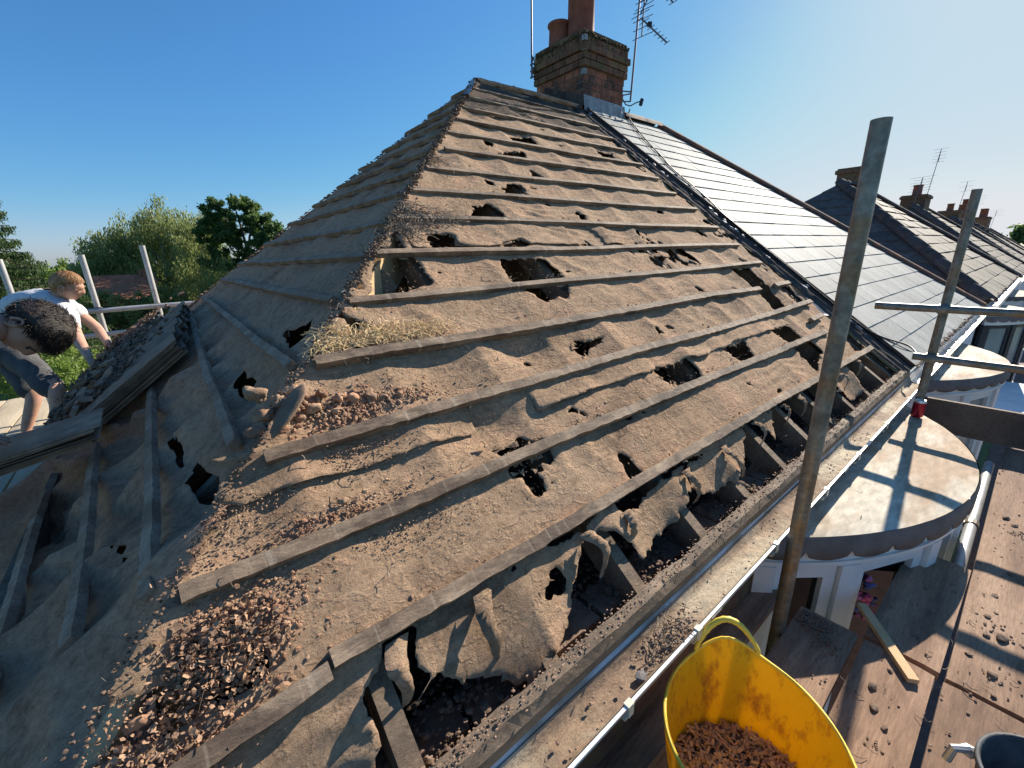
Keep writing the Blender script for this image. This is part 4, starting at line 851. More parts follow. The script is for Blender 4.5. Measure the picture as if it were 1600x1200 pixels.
# ================================================================ further houses along the row
def pair(x0, L, dz, label, near, chx, pots, rdark=True, gauge=.34, lim=400, baycols=True):
    h = thing('semi_detached_house', label, 'house'); ax = AX
    slate_front(h, 0, L, ax, L-ax, gauge, .60, M['slate_old'], th=.012, base=.02, dz=dz, X0=x0, limit=lim if near else 0, wav=.011)
    # near hip end in shade
    nH_ = nH; rows = 12
    for r in range(rows):
        s0 = r*LH/rows; s1 = min(s0+LH/rows*1.08, LH); a0 = D*s0/LH; a1 = D*s1/LH
        pts = [Vector((x0, 0, dz))+uH*s+nH_*hh+Y_*y for s, y, hh in ((s0, a0, .028), (s0, 2*D-a0, .028), (s1, 2*D-a1, .012), (s1, a1, .012))]
        MB().prism(pts, nH_*.012).build('slate_course', M['slate_dark'], h)
    V = lambda x, y, z: (x0+x, y, z+dz)
    MB().add([V(L, 0, 0), V(L, 2*D, 0), V(L-ax, D, H), V(0, 2*D, 0), V(ax, D, H), V(0, 0, 0)], [(0, 1, 2), (1, 3, 4, 2), (5, 0, 2, 4), (3, 5, 4)]).build('roof_deck', M['slate_dark'], h)
    ridge_run(V(0, 0, .03), V(ax, D, H+.04), h, M['ridge_dark'], .45, .13)
    ridge_run(V(ax, D, H+.04), V(L-ax, D, H+.04), h, M['ridge_dark'], .45, .12)
    ridge_run(V(L, 0, .03), V(L-ax, D, H+.04), h, M['ridge_dark'], .45, .12)
    MB().box(V(L/2, 3.5, -2.6), (L-.1, 6.8, 5.15)).build('wall', M['render'], h)
    MB().box(V(L/2, -.06, -.07), (L, .11, .09)).build('eaves_gutter', M['pvcwhite'], h)
    mb = MB()
    for k in range(160): mb.lump(V(random.uniform(0, L), random.uniform(-.03, .06), .04), random.uniform(.02, .05), (1.6, 1, .7), .4)
    tag(mb.build('eave_moss', M['rubble_dark'], h), kind='stuff')
    return h
def chimney(x, y, z0, z1, w, d, pots, label, aer=None, group=None):
    c = thing('chimney_stack', label, 'chimney', group)
    MB().box((x, y, (z0+z1)/2), (w, d, z1-z0)).build('shaft', M['brick_cap'], c)
    MB().box((x, y, z1-.06), (w+.10, d+.10, .10)).build('corbel', M['brick_cap'], c)
    MB().box((x, y, z1+.012), (w+.02, d+.02, .045)).build('capping', M['brick_cap'], c)
    for (px, py, hh, r) in pots: pot(x+px, y+py, z1+.02, z1+hh, r, M['pot'], .04, c, 14)
    return c
pair(11.8, 8.5, -.12, 'brown slated hipped roof with a dark shaded near hip past the pale slate roof', True, 16, 2)
chimney(17.15, 3.6, 2.0, 3.0, 1.0, .75, [], 'plain low brick chimney on the roof beyond the pale slates, behind the tall pole')
pair(21.8, 9.0, -.30, 'second brown slated roof further down the row', True, 26.5, 2, lim=300)
chimney(26.6, 3.7, 1.6, 2.80, 1.15, .8, [(-.1, 0, .45, .16)], 'dark brick chimney with one red pot in the middle distance')
pair(32.2, 9.0, -.45, 'third slated roof down the row, partly behind the thin pole', False, 36, 2)
chimney(36.6, 3.7, 1.5, 2.55, 1.1, .9, [(-.3, 0, .4, .15)], 'dark rounded chimney just behind the thin scaffold pole')
pair(43, 9.0, -.6, 'fourth slated roof almost at the end of the row', False, 47, 2)
chimney(43.5, 3.9, 1.5, 2.65, 2.0, .9, [(-.75, 0, .55, .17), (-.05, 0, .55, .17), (.65, 0, .95, .2)], 'wide dark chimney with three flared pots to the right of the thin pole')
pair(54, 9.0, -.8, 'last dark roof at the far right end of the row', False, 58, 2)
chimney(56.5, 3.9, 1.4, 2.75, 2.2, .9, [(-.6, 0, .7, .22), (.5, 0, .7, .22)], 'furthest dark chimney with two flared pots by the right edge')
def small_aerial(x, y, z0, z1, label, n=6, L=.9):
    e = Vector((.75, -.65, .12)).normalized()
    yagi('television_aerial', label, [(x, y, z0), (x+.12, y-.1, z1)], [((x+.10, y-.1, z1-.5), (x+.14, y-.1, z1+.02))], ([e], [[L*random.uniform(.6, 1) for _ in range(n)]]))
small_aerial(25.6, 3.6, 2.2, 3.45, 'dense comb aerial left of the chimney with one red pot', 6, 1.1)
small_aerial(28.0, 3.6, 2.7, 4.75, 'tall slim aerial standing right of the chimney with one red pot', 5, .8)
small_aerial(38.3, 3.6, 2.4, 4.2, 'slanting aerial just right of the thin pole top', 3, .9)
small_aerial(47.5, 3.8, 2.6, 3.9, 'far aerial above the wide three pot chimney', 4, 1.2)
small_aerial(64, 3.8, 2.0, 3.6, 'tiny aerial over the last roof by the right edge', 4, 1.6)
# big dark framed bay of the next pair and its cream ledges
b3, _, _, _ = bay('bay_window', 'dark framed bay window beyond the second bay at the right edge', 13.6, 2.5, .58, -.40, M['bayroof'], dark=True)
b4, _, _, _ = bay('bay_window', 'distant cream bay top near the right edge under the brown slated roof', 18.0, 2.5, .58, -.40, M['bayroof'])
cr = thing('porch_roof', 'plain white ledge running out beside the dark framed bay', 'porch'); MB().box((11.9, -.75, -1.75), (2.2, 1.4, .12)).build('slab', M['render'], cr); MB().box((11.9, -1.4, -3.5), (2.0, .1, 3.4)).build('front_panel', M['render'], cr)

# ================================================================ scaffold
ZB = -.45
def bx_(x): return .543+(x-.543)*1.0365
def by_(y): return -.519+(y+.519)*1.0365
def pole(name, label, a, b, mat='steel', group=None, couplers=(), r=.0242):
    a, b = Vector(a), Vector(b); t = thing(name, label, 'scaffold pole', group); d = (b-a).normalized()
    n = 14; mb = MB(); ring = [a+(b-a)*i/n for i in range(n+1)]; mb.tube(ring, r, 20, False)
    mb.tube([b-d*.12, b-d*.002], r*.82, 20, False)
    u = d.cross(Vector((.3, .9, .1))).normalized(); w = d.cross(u)
    for e in (a, b):
        o = len(mb.v)
        for k in range(20): c = u*cos(k*pi/10)+w*sin(k*pi/10); mb.v += [e+c*r, e+c*r*.82]
        mb.f += [(o+2*k, o+2*((k+1) % 20), o+2*((k+1) % 20)+1, o+2*k+1) for k in range(20)]
    mb.build('tube', M[mat], t, True)
    for p, ax in couplers:
        p = Vector(p); m = MB(); m.tube([p-d*.025, p+d*.025], r*1.25, 12); m.box(p+Vector(ax)*.035, (.05, .04, .055)); m.tube([p+Vector(ax)*.03+Z_*.0, p+Vector(ax)*.03+Vector((.05, -.03, .01))], .007, 6); m.build('coupler', M['steel'], t)
    return t
pole('scaffold_pole', 'thick grey scaffold pole standing nearest, crossing the gutter', (2.14, -.152, -5.1), (2.14, -.152, 1.283))
TX, TY, TZ = 4.44, -.155, 1.255
pole('scaffold_pole', 'thinner upright scaffold pole at the far end of the boards, holding two rails', (TX, TY, -5.1), (TX, TY, TZ), couplers=[((TX, TY, .551), (-1, 0, 0)), ((TX, TY, .230), (-1, 0, 0))])
pole('scaffold_rail', 'upper dark scaffold rail crossing the thinner pole', (TX-.05, .185, .549), (TX-.05, -2.2, .562), couplers=[((TX-.05, TY, .551), (.6, 0, 0))])
pole('scaffold_rail', 'lower dark scaffold rail crossing the thinner pole', (TX-.05, -.07, .231), (TX-.05, -2.2, .215), couplers=[((TX-.05, TY, .230), (.6, 0, 0))])
pole('scaffold_ledger', 'pale ledger tube lying below the boards beside the near bay', (2.3, -.555, -.50), (4.7, -.555, -.50), 'steelpale', couplers=[((3.68, -.555, -.50), (0, .4, -.4))])
pole('scaffold_pole', 'pale pole behind the man in the white shirt', (.066, 5.4, -2.0), (.060, 5.4, 1.045), 'steelpale', couplers=[((.066, 5.4, .52), (0, -.6, 0))])
pole('scaffold_pole', 'slim upright pole in front of the birch tree', (.532, 5.4, -2.0), (.528, 5.4, 1.125), 'steelpale', couplers=[((.53, 5.4, .52), (0, -.6, 0))])
pole('scaffold_pole', 'pale pole at the far left edge below the conifer', (-.50, 5.55, -2.0), (-.50, 5.55, 1.02), 'steelpale')
pole('scaffold_rail', 'upper pale rail behind the roof in front of the birch', (-.6, 5.35, .51), (2.4, 5.35, .53), 'steelpale')
pole('scaffold_rail', 'lower pale rail behind the roof', (-.6, 5.35, .265), (2.4, 5.35, .33), 'steelpale')
def board(x0, x1, y0, y1, z, label, rot=0, mat='board', group='scaffold boards along the front eave', along='x'):
    if along == 'x': x0 += .004; x1 -= .004; y0 += .004; y1 -= .004
    if along == 'x': x0, x1, y0, y1 = bx_(x0), bx_(x1) if x1 < 4.8 else 4.98, by_(y0), by_(y1)
    t = thing('scaffold_board', label, 'board', group, ((x0+x1)/2, (y0+y1)/2, z)); t.rotation_euler = (0, 0, rot)
    L, w = x1-x0, y1-y0; nx, ny = max(2, int(L/.1)), 5; vs = []; fs = []; sd = random.random()*50
    if along == 'y': nx, ny = 5, max(2, int(w/.1))
    for k in (0, 1):
        for i in range(nx+1):
            for j in range(ny+1):
                x = -L/2+L*i/nx; y = -w/2+w*j/ny; zz = -.038*(1-k)
                if k: zz += .0025*vn(np.array([x*3+sd]), np.array([y*9]))[0]-(.004 if (j in (0, ny) and along == 'x') or (i in (0, nx) and along == 'y') else 0)
                vs.append((x, y, zz))
    q = (nx+1)*(ny+1)
    for i in range(nx):
        for j in range(ny): a = i*(ny+1)+j; b = a+ny+1; fs += [(q+a, q+b, q+b+1, q+a+1), (a+1, b+1, b, a)]
    for i in range(nx): a = i*(ny+1); b = a+ny+1; fs += [(a, b, q+b, q+a), (a+ny, q+a+ny, q+b+ny, b+ny)]
    for j in range(ny): fs += [(j, q+j, q+j+1, j+1), (nx*(ny+1)+j, nx*(ny+1)+j+1, q+nx*(ny+1)+j+1, q+nx*(ny+1)+j)]
    MB().add(vs, fs).build('plank', M[mat], t)
    return t
board(-1.0, 2.36, -.115, -.015, ZB-.004, 'narrow shaded board tucked right under the gutter')
board(-1.0, 2.27, -.372, -.182, ZB, 'board whose end carries a clump of soot beside the thick pole')
board(-1.0, 2.262, -.576, -.384, ZB+.004, 'board with a small timber offcut lying across its end')
board(2.285, 3.03, -.590, -.382, ZB, 'short shaded board under the edge of the near bay', rot=-.015)
board(-1.0, 2.262, -.803, -.589, ZB, 'board beside the dark bucket, ending at a cross joint')
board(2.275, 4.86, -.800, -.592, ZB+.002, 'long board running beside the near bay, crossed by rail shadows')
board(-1.0, 2.262, -1.026, -.812, ZB+.003, 'near board at the bottom right corner')
board(2.275, 4.86, -1.022, -.809, ZB-.002, 'outer long board crossed by rail shadows')
board(-1.0, 3.5, -1.25, -1.035, ZB, 'outermost board at the right edge')
board(3.51, 4.86, -1.25, -1.035, ZB+.001, 'outermost far board by the toe board')
tb = thing('toe_board', 'dark upright toe board closing the far end of the scaffold', 'toe board'); MB().box((5.00, -.93, -.315), (.034, 1.60, .25)).build('plank', M['toe'], tb)
for y in (4.3, 3.0): MB  # (no more boards here)
for i in range(4): board(-.55-.245*i, -.32-.245*i, .6, 6.8, -.52, ['pale board nearest the hip end below the men', 'second pale board out from the hip end', 'third pale board out from the hip end', 'outer pale board at the left edge'][i], mat='boardpale', group='boards on the hip end side', along='y')
tag(MB().box((bx_(2.295), by_(-.435), ZB+.014), (.33, .032, .018), (Vector((.80, .60, 0)).normalized(), Vector((-.6, .8, 0)).normalized(), Z_)).build('timber_offcut', M['ply']), 'thin sawn timber offcut lying across the boards beside the bay', 'offcut')
mb = MB()
for _ in range(700):
    x = random.uniform(1.2, 4.8); y = random.uniform(-1.2, -.2); 
    if (y > -.6 and x > 3.0) or (y > -.38 and x > 2.3) or y > -.2: continue
    if any(abs(y-by_(q)) < .014 for q in (-.377, -.583, -.806, -1.03)): continue
    mb.lump((x, y, ZB+.004), random.uniform(.0015, .005)*(2.2 if random.random() < .08 else 1), (1.3, 1, .6), .4)
for (x, y, s, n) in ((2.27, -.24, .028, 420), (2.18, -.29, .03, 90), (3.6, -.72, .03, 30), (2.75, -.7, .03, 30), (2.45, -.74, .05, 30), (1.9, -.5, .01, 10)):
    for _ in range(n):
        a_, b_ = random.gauss(x, s), random.gauss(y, s)
        if y > -.38 and (a_ > 2.31 or b_ > -.175 or b_ < -.355): continue
        mb.lump((a_, b_, ZB+.005), random.uniform(.001, .0048), (1.2, 1, .7), .4)
tag(mb.build('board_debris', M['rubble_dark']), 'dark clods and grit scattered over the scaffold boards', 'debris', kind='stuff')
for (x, y, r, lb) in ((2.06, -.45, .013, 'larger dark clod on the middle board below the timber offcut'), (1.98, -.47, .011, 'smaller dark clod just nearer than the one below the timber offcut'), (2.62, -.70, .016, 'biggest dark clod on the long board by the near bay'), (2.60, -.665, .010, 'small clod touching the biggest clod on the long board'), (2.72, -.66, .009, 'tiny clod beyond the biggest clod on the long board'), (2.40, -.69, .012, 'dark clod by the cross joint at the start of the long board'), (3.66, -.66, .014, 'dark clod between the rail shadows on the long board'), (3.60, -.69, .012, 'second clod between the rail shadows, slightly nearer'), (3.1, -.70, .010, 'dark clod in the nearer rail shadow on the long board')):
    tag(lump2((bx_(x), by_(y), ZB+r*.45), r, (1.5, 1, .6)).build('dirt_clod', M['rubble_dark'], None, True), lb, 'clod', 'dark clods on the boards')
mb = MB(); fibres('board_twigs', M['twig'], [(lambda a, b, h: Vector((a, b, ZB+h*.4)), 2.3, -.5, .5, .2, 60, .05)], 'twigs and straws scattered over the scaffold boards', 'twigs')
cn = thing('drink_can', 'small red drink can standing on the near bay roof by the thin pole', 'can')
MB().lathe((4.30, -.175, -.150), [(.0, 0), (.026, 0), (.0325, .008), (.0325, .100)], 20).build('body', M['can'], cn, True)
MB().lathe((4.30, -.175, -.150), [(.0325, .100), (.0325, .102), (.027, .113), (.0275, .116), (.024, .114), (0, .111)], 20).build('top', M['alu'], cn, True)

# ---------------------------------------------------------------- yellow tub
tub = thing('rubble_tub', 'flexible yellow rubble tub with two rope grip handles standing on the boards', 'tub', loc=(0, 0, 0))
tc = Vector((1.415, -.315, ZB)); n = 72; ha = radians(42)
def rimz(a):
    e = 0
    for h_ in (ha, ha+pi): d = atan2(sin(a-h_), cos(a-h_)); e += .045*math.exp(-(d/.36)**2)
    return .318+e+.006*sin(2*a+1)
def tubr(a, t): return (.150+.060*t**.8)*(1+.05*t*cos(2*(a-ha))+.01*t*sin(3*a))
vs = []; fs = []; rows = 12
for s_ in (0, 1):
    for i in range(n):
        a = 2*pi*i/n
        for k in range(rows+1):
            t = k/rows; r = tubr(a, t)-.0035*s_+.001*sin(a*9+t*8); vs.append(tc+Vector((r*cos(a), r*sin(a), .006*s_+t*rimz(a))))
q = n*(rows+1)
for i in range(n):
    for k in range(rows):
        a = i*(rows+1)+k; b = ((i+1) % n)*(rows+1)+k; fs += [(a, b, b+1, a+1), (q+a+1, q+b+1, q+b, q+a)]
fs.append(tuple(i*(rows+1) for i in range(n)))
MB().add(vs, fs).build('body', M['tub'], tub, True)
rp = []
for i in range(n+1):
    a = 2*pi*i/n; r = tubr(a, 1)-.002; rp.append(tc+Vector((r*cos(a), r*sin(a), rimz(a)+.001)))
MB().tube(rp, .0042, 8, False).build('rim', M['scuff'], tub, True)
for h_ in (ha, ha+pi):
    pts = []
    for i in range(25):
        t = i/24; a = h_+(t-.5)*.80; r = tubr(a, 1)+.012*sin(pi*t); lift = .056*sin(pi*t)**.6
        pts.append(tc+Vector((r*cos(a), r*sin(a), rimz(a)+lift-.004)))
    h = MB().tube(pts, [.005+.0028*sin(pi*i/24)+.0012*(i % 2) for i in range(25)], 10).build('handle', M['scuff'], tub, True)
cx_, cy_ = tc.x, tc.y
n2 = 40; gx, gy = np.meshgrid(np.linspace(-.19, .19, n2), np.linspace(-.19, .19, n2), indexing='ij'); rr = np.hypot(gx, gy); gz = .105+.03*fbm(gx*14, gy*14, 4.)+.05*(gy*-.9)
V = np.stack([gx+cx_, gy+cy_, gz+ZB], -1).reshape(-1, 3); i, j = np.meshgrid(np.arange(n2-1), np.arange(n2-1), indexing='ij'); kk = (rr[:-1, :-1] < .172); a = (i*n2+j)[kk]
tag(npmesh('tub_rubble', V, np.stack([a, a+n2, a+n2+1, a+1], 1), M['rubble_dark'], None, True), 'bed of brown dirt inside the yellow tub', 'debris', kind='stuff')
mb = MB()
for _ in range(1500):
    a = random.random()*6.3; r = .165*sqrt(random.random()); p = Vector((cx_+r*cos(a), cy_+r*sin(a), ZB+.112+.02*random.random()+.05*(-r*sin(a)*.9)))
    R_ = Euler((random.gauss(0, .4), random.gauss(0, .4), random.random()*6)).to_matrix(); l = random.uniform(.006, .032); w = random.uniform(.002, .009)
    mb.box(p, (l, w, .002), (R_.col[0], R_.col[1], R_.col[2]))
tag(mb.build('tub_flakes', M['flake']), 'brown flakes and bark like scraps lying in the yellow tub', 'debris', kind='stuff')
# dark bucket, bottom right
bk = thing('bucket', 'dusty dark bucket cut off by the bottom right corner', 'bucket'); bc = Vector((1.835, -.79, ZB))
MB().lathe(bc, [(0, .004), (.10, .0), (.112, .06), (.128, .245), (.135, .247), (.135, .257), (.128, .259), (.124, .25), (.108, .05), (0, .03)], 40).build('body', M['bucket'], bk, True)
mb = MB(); mb.tube([bc+Vector((.0, .14, .24)), bc+Vector((-.02, .165, .235)), bc+Vector((-.03, .17, .20))], .009, 8); mb.lump(bc+Vector((0, .142, .235)), .016); mb.build('handle_lug', M['steelpale'], bk)

# ================================================================ stacked slates and broken pieces on the hip end
smesh = []
for v in range(4):
    m = MB(); m.box((0, 0, 0), (.56+.01*v, .285, .0065)); me = bpy.data.meshes.new('slate'); me.from_pydata([tuple(Vector(p)+Vector((random.uniform(-.004, .004), random.uniform(-.003, .003), 0))) for p in m.v], [], m.f); me.materials.append(M['tile_edge']); smesh.append(me)
HM = Matrix((uH, Y_, nH)).transposed()
def slate_at(p, Rm, label, group, first=None):
    o = bpy.data.objects.new('loose_slate', random.choice(smesh)); COL.objects.link(o); o.matrix_world = Matrix.Translation(p) @ Rm.to_4x4(); return tag(o, label, 'slate', group)
for c in range(6):
    y = 2.40+.305*c; nn = [9, 9, 8, 8, 7, 6][c]
    for k in range(nn):
        p = PH(y+random.gauss(0, .005), .50+.010*k*0+random.gauss(0, .008)+.03*c, .042+.0092*k)
        slate_at(p, HM @ Euler((random.gauss(0, .006), random.gauss(0, .004), random.gauss(0, .015))).to_matrix(), (('topmost slate of the %s column' if k == nn-1 else 'slate within the %s column') % ['nearest', 'second', 'third', 'fourth', 'fifth', 'farthest'][c])+' in the stacked row on the hip end', 'stripped slates stacked on the hip end')
for k in range(7):
    Rm = Matrix((Vector((.985, .02, .17)).normalized(), Vector((-.02, 1, 0)).normalized(), Vector((-.17, 0, .985)).normalized())).transposed()
    slate_at(Vector((-.07+random.gauss(0, .006)+.004*k, 1.93+random.gauss(0, .004), .215+.0115*k)), Rm @ Euler((random.gauss(0, .01), random.gauss(0, .012), random.gauss(0, .02))).to_matrix(), 'topmost slate of the level bundle under the dark haired man\'s hand' if k == 6 else 'lower slate in the level bundle under the dark haired man\'s hand', 'slates in the bundle by the dark haired man')
for k in range(150):
    c = random.random(); y = 2.35+2.3*c**.8; s = random.gauss(.28+.2*c, .18); h = .095+.03*(s < .4)+.03*random.random()-.02*abs(s-.4)
    if s < .12: h = .06
    l = random.uniform(.05, .15); w = random.uniform(.03, .08)
    m = MB(); pts = []; R_ = (HM @ Euler((random.gauss(0, .25), random.gauss(0, .25), random.random()*6)).to_matrix())
    for i in range(5): t = 2*pi*i/5; pts.append(R_ @ Vector((l/2*cos(t)*random.uniform(.7, 1.1), w/2*sin(t)*random.uniform(.7, 1.1), 0)))
    m.prism(pts, R_ @ Vector((0, 0, random.choice((.007, .008, .02)))))
    o = m.build('broken_slate', M['tile_edge']); o.location = PH(y, s, h); tag(o, 'broken piece of old slate heaped on the stacked row', 'broken slate', 'broken slates on the hip end pile')
mb = MB()
for _ in range(2200):
    c = random.random(); mb.lump(PH(2.5+2.3*c, random.gauss(.25+.15*c, .15), .115+.02*random.random()), random.uniform(.004, .014), (1.2, 1.2, .8), .4, AH)
for _ in range(300): mb.lump(PH(random.uniform(2.9, 4.6), random.gauss(.05, .1), .05+.05*random.random()), random.uniform(.01, .035), (1.2, 1.2, .8), .4, AH)
tag(mb.build('slate_rubble', M['rubble_dark']), 'dark rubble piled over the stacked slates at the hip eave', 'rubble', kind='stuff')

# ================================================================ people
def skinned(name, J, E, mat, parent, root, sub=2, ripple=0):
    keys = list(J); me = bpy.data.meshes.new(name); me.from_pydata([J[k][0] for k in keys], [(keys.index(a), keys.index(b)) for a, b in E], [])
    o = link(name, me, mat, parent); sm = o.modifiers.new('skin', 'SKIN'); sm.use_smooth_shade = True
    if not me.skin_vertices: me.attributes  # layer is created with the modifier below
    try: lay = me.skin_vertices[0]
    except Exception:
        bpy.context.view_layer.objects.active = o; o.select_set(True); bpy.ops.mesh.customdata_skin_add(); lay = me.skin_vertices[0]
    for i, k in enumerate(keys):
        r = J[k][1]; r = r if isinstance(r, tuple) else (r, r); lay.data[i].radius = r; lay.data[i].use_root = (k == root); lay.data[i].use_loose = False
    s2 = o.modifiers.new('sub', 'SUBSURF'); s2.levels = sub; s2.render_levels = sub
    if ripple:
        tx = bpy.data.textures.new(name+'_folds', 'CLOUDS'); tx.noise_scale = .07; d = o.modifiers.new('folds', 'DISPLACE'); d.texture = tx; d.strength = ripple; d.mid_level = .5; d.texture_coords = 'GLOBAL'
    return o
def head(c, upv, fw, parent, mskin, mhair, size=1., long_hair=False):
    upv = Vector(upv).normalized(); fw = Vector(fw); fw = (fw-upv*fw.dot(upv)).normalized(); rg = fw.cross(upv)
    B = Matrix((rg, fw, upv)).transposed(); c = Vector(c); nu, nv = 48, 36
    def g(x, s_): return math.exp(-(x/s_)**2)
    def P(th, ph, off=0):  # th around (0 = forward), ph from -pi/2..pi/2
        x, y, z = sin(th)*cos(ph), cos(th)*cos(ph), sin(ph); X, Yy, Z2 = .072*x, .096*y-.004, .112*z
        if z < 0: k = 1-.34*(-z)**1.3; X *= k; Yy = Yy*(1-.25*(-z)**2)+(.016*(-z) if y > 0 else .020*(-z)**1.5*0)
        if y > 0:
            ax = abs(X)
            Yy += .013*g(X, .012)*g(Z2+.024, .016)+.012*g(X, .009)*g(Z2-.0, .02)  # nose
            Yy += .006*g(Z2-.030, .012)*g(X, .05)                                   # brow
            Yy -= .011*g(ax-.031, .014)*g(Z2-.008, .012)                            # eye sockets
            Yy += .004*g(ax-.031, .009)*g(Z2-.007, .006)
            Yy += .007*g(X, .022)*g(Z2+.058, .005)+.007*g(X, .020)*g(Z2+.068, .005)-.006*g(X, .02)*g(Z2+.0625, .0025)  # lips
            Yy += .012*g(X, .022)*g(Z2+.092, .016)                                  # chin
        r = Vector((X, Yy, Z2)); 
        if off: r = r+Vector((x, y, z))*off
        return c+(B @ (r*size))
    vs = []; fs = []
    for j in range(nv+1):
        for i in range(nu): vs.append(P(2*pi*i/nu, -pi/2+pi*j/nv))
    for j in range(nv):
        for i in range(nu): a = j*nu+i; b = j*nu+(i+1) % nu; fs.append((a, b, b+nu, a+nu))
    MB().add(vs, fs).build('head', mskin, parent, True)
    for sg in (-1, 1):
        mb = MB(); ec = Vector((sg*.074, -.008, -.008)); pts = []
        for i in range(15): t = -2.3+4.4*i/14; pts.append(c+B @ ((ec+Vector((sg*.008, .017*sin(-t)*.9-.002, .030*cos(t)*.95)))*size))
        mb.tube(pts, .0055*size, 8); 
        mb.add([c+B @ ((ec+Vector((sg*(.002+.006*k), .012*cos(t_), .022*sin(t_))))*size) for k in (0, 1) for t_ in [2*pi*q_/10 for q_ in range(10)]], [tuple(range(10, 20))]+[(i, (i+1) % 10, 10+(i+1) % 10, 10+i) for i in range(10)])
        mb.lump(c+B @ ((ec+Vector((sg*.005, .004, -.028)))*size), .007*size, (1, 1, 1), .1); mb.build('ear', mskin, parent, True)
    for sg in (-1, 1):
        mb = MB(); mb.tube([c+B @ (Vector((sg*.018, .094, .024))*size), c+B @ (Vector((sg*.032, .091, .028))*size), c+B @ (Vector((sg*.046, .080, .023))*size)], .003*size, 6); mb.build('eyebrow', mhair, parent)
        MB().lathe((0, 0, 0), [(.0001, -.005), (.004, -.003), (.0055, 0), (.004, .003), (.0001, .005)], 12).build('eye', M['black'], parent, True).location = c+B @ (Vector((sg*.031, .0835, .007))*size)
    # hair cap
    def hairline(th):  # lowest ph with hair
        f = cos(th); return .60 if f > .72 else (.60-(.72-f)*.62 if f > -.12 else .08-.75*min(1, (-.12-f)/.5))
    vs = []; fs = []; rows = 16
    for j in range(rows+1):
        for i in range(nu):
            th = 2*pi*i/nu; t2 = atan2(sin(th), cos(th)); h0 = hairline(t2); ph = h0+(pi/2-h0)*j/rows
            off = (.003+.012*min(1, j/4)*(1.25 if long_hair else .6))+.0012*random.uniform(-1, 1); vs.append(P(th, ph, off))
    for j in range(rows):
        for i in range(nu): a = j*nu+i; b = j*nu+(i+1) % nu; fs.append((a, b, b+nu, a+nu))
    hr = MB().add(vs, fs).build('hair', mhair, parent, True)
    mb = MB()
    for _ in range(5200 if long_hair else 2200):
        th = random.random()*2*pi; t2 = atan2(sin(th), cos(th)); h0 = hairline(t2); ph = h0+(1.5-h0)*random.random()**1.1
        a = P(th, ph, .010); nrm = (a-c).normalized(); L = (random.uniform(.016, .038) if long_hair else random.uniform(.007, .014))*size
        dr = B @ Vector((.2*random.gauss(0, 1), .9*(1 if cos(th) > -.2 else -.4)+.3*random.gauss(0, 1), -.15+.3*random.gauss(0, 1))); dr = (dr-nrm*dr.dot(nrm)*.8).normalized()
        e = a+dr*L+nrm*L*random.uniform(-.1, .25); m_ = (a+e)/2+nrm*L*.12
        mb.tube([a-nrm*.004, m_, e], [.0015*size, .0012*size, .0002], 3, False)
    mb.build('hair_strands', mhair, hr)
def hand(J, E, pre, wrist, palm_dir, side, down, k=1.0, curl=.5):
    """adds palm and five finger chains. palm_dir forward, side towards the thumb, down = palm normal"""
    w = Vector(wrist); f = Vector(palm_dir).normalized(); s = Vector(side); s = (s-f*s.dot(f)).normalized(); d = f.cross(s); 
    if d.dot(Vector(down)) < 0: d = -d
    J[pre+'palm'] = (w+f*.045*k, (.030*k, .016*k)); E.append((pre+'wrist', pre+'palm'))
    return w, f, s, d
def fingers(name, w, f, s, d, parent, mat, k=1.0, curl=.5):
    mb = MB()
    vs = []
    # palm block, rounded
    pl = MB(); pts = [w+f*.0, w+f*.03*k, w+f*.06*k, w+f*.088*k]
    for i, (p, hw) in enumerate(zip(pts, (.024, .034, .040, .038))):
        for q in range(14):
            t = 2*pi*q/14; pl.v.append(p+s*cos(t)*hw*k+d*sin(t)*.014*k)
    for i in range(3):
        for q in range(14): a = i*14+q; b = i*14+(q+1) % 14; pl.f.append((a, b, b+14, a+14))
    pl.f += [tuple(range(14)), tuple(range(55, 41, -1))]
    pl.build('palm', mat, parent, True)
    for i, (o, L) in enumerate(((.027, .072), (.009, .080), (-.010, .074), (-.028, .058))):
        p = w+f*.082*k+s*o*k; di = (f+s*o*4).normalized(); pts = [p]; a = .12+curl*.3
        for seg, fr in enumerate((.45, .32, .23)): p = p+(di*cos(a)+d*sin(a))*L*fr*k; pts.append(p); a += curl*.75
        MB().tube([w+f*.07*k+s*o*k]+pts, [.0085*k, .0088*k, .0080*k, .0072*k, .0052*k], 10).build('finger', mat, parent, True)
    p = w+f*.025*k+s*.026*k; di = (f*.75+s*.7+d*.2).normalized(); pts = [p, p+di*.03*k, p+di*.03*k+(f*.9+s*.35+d*.3).normalized()*.030*k, p+di*.03*k+(f*.9+s*.3+d*.3).normalized()*.055*k]
    MB().tube(pts, [.011*k, .0105*k, .009*k, .006*k], 10).build('thumb', mat, parent, True)
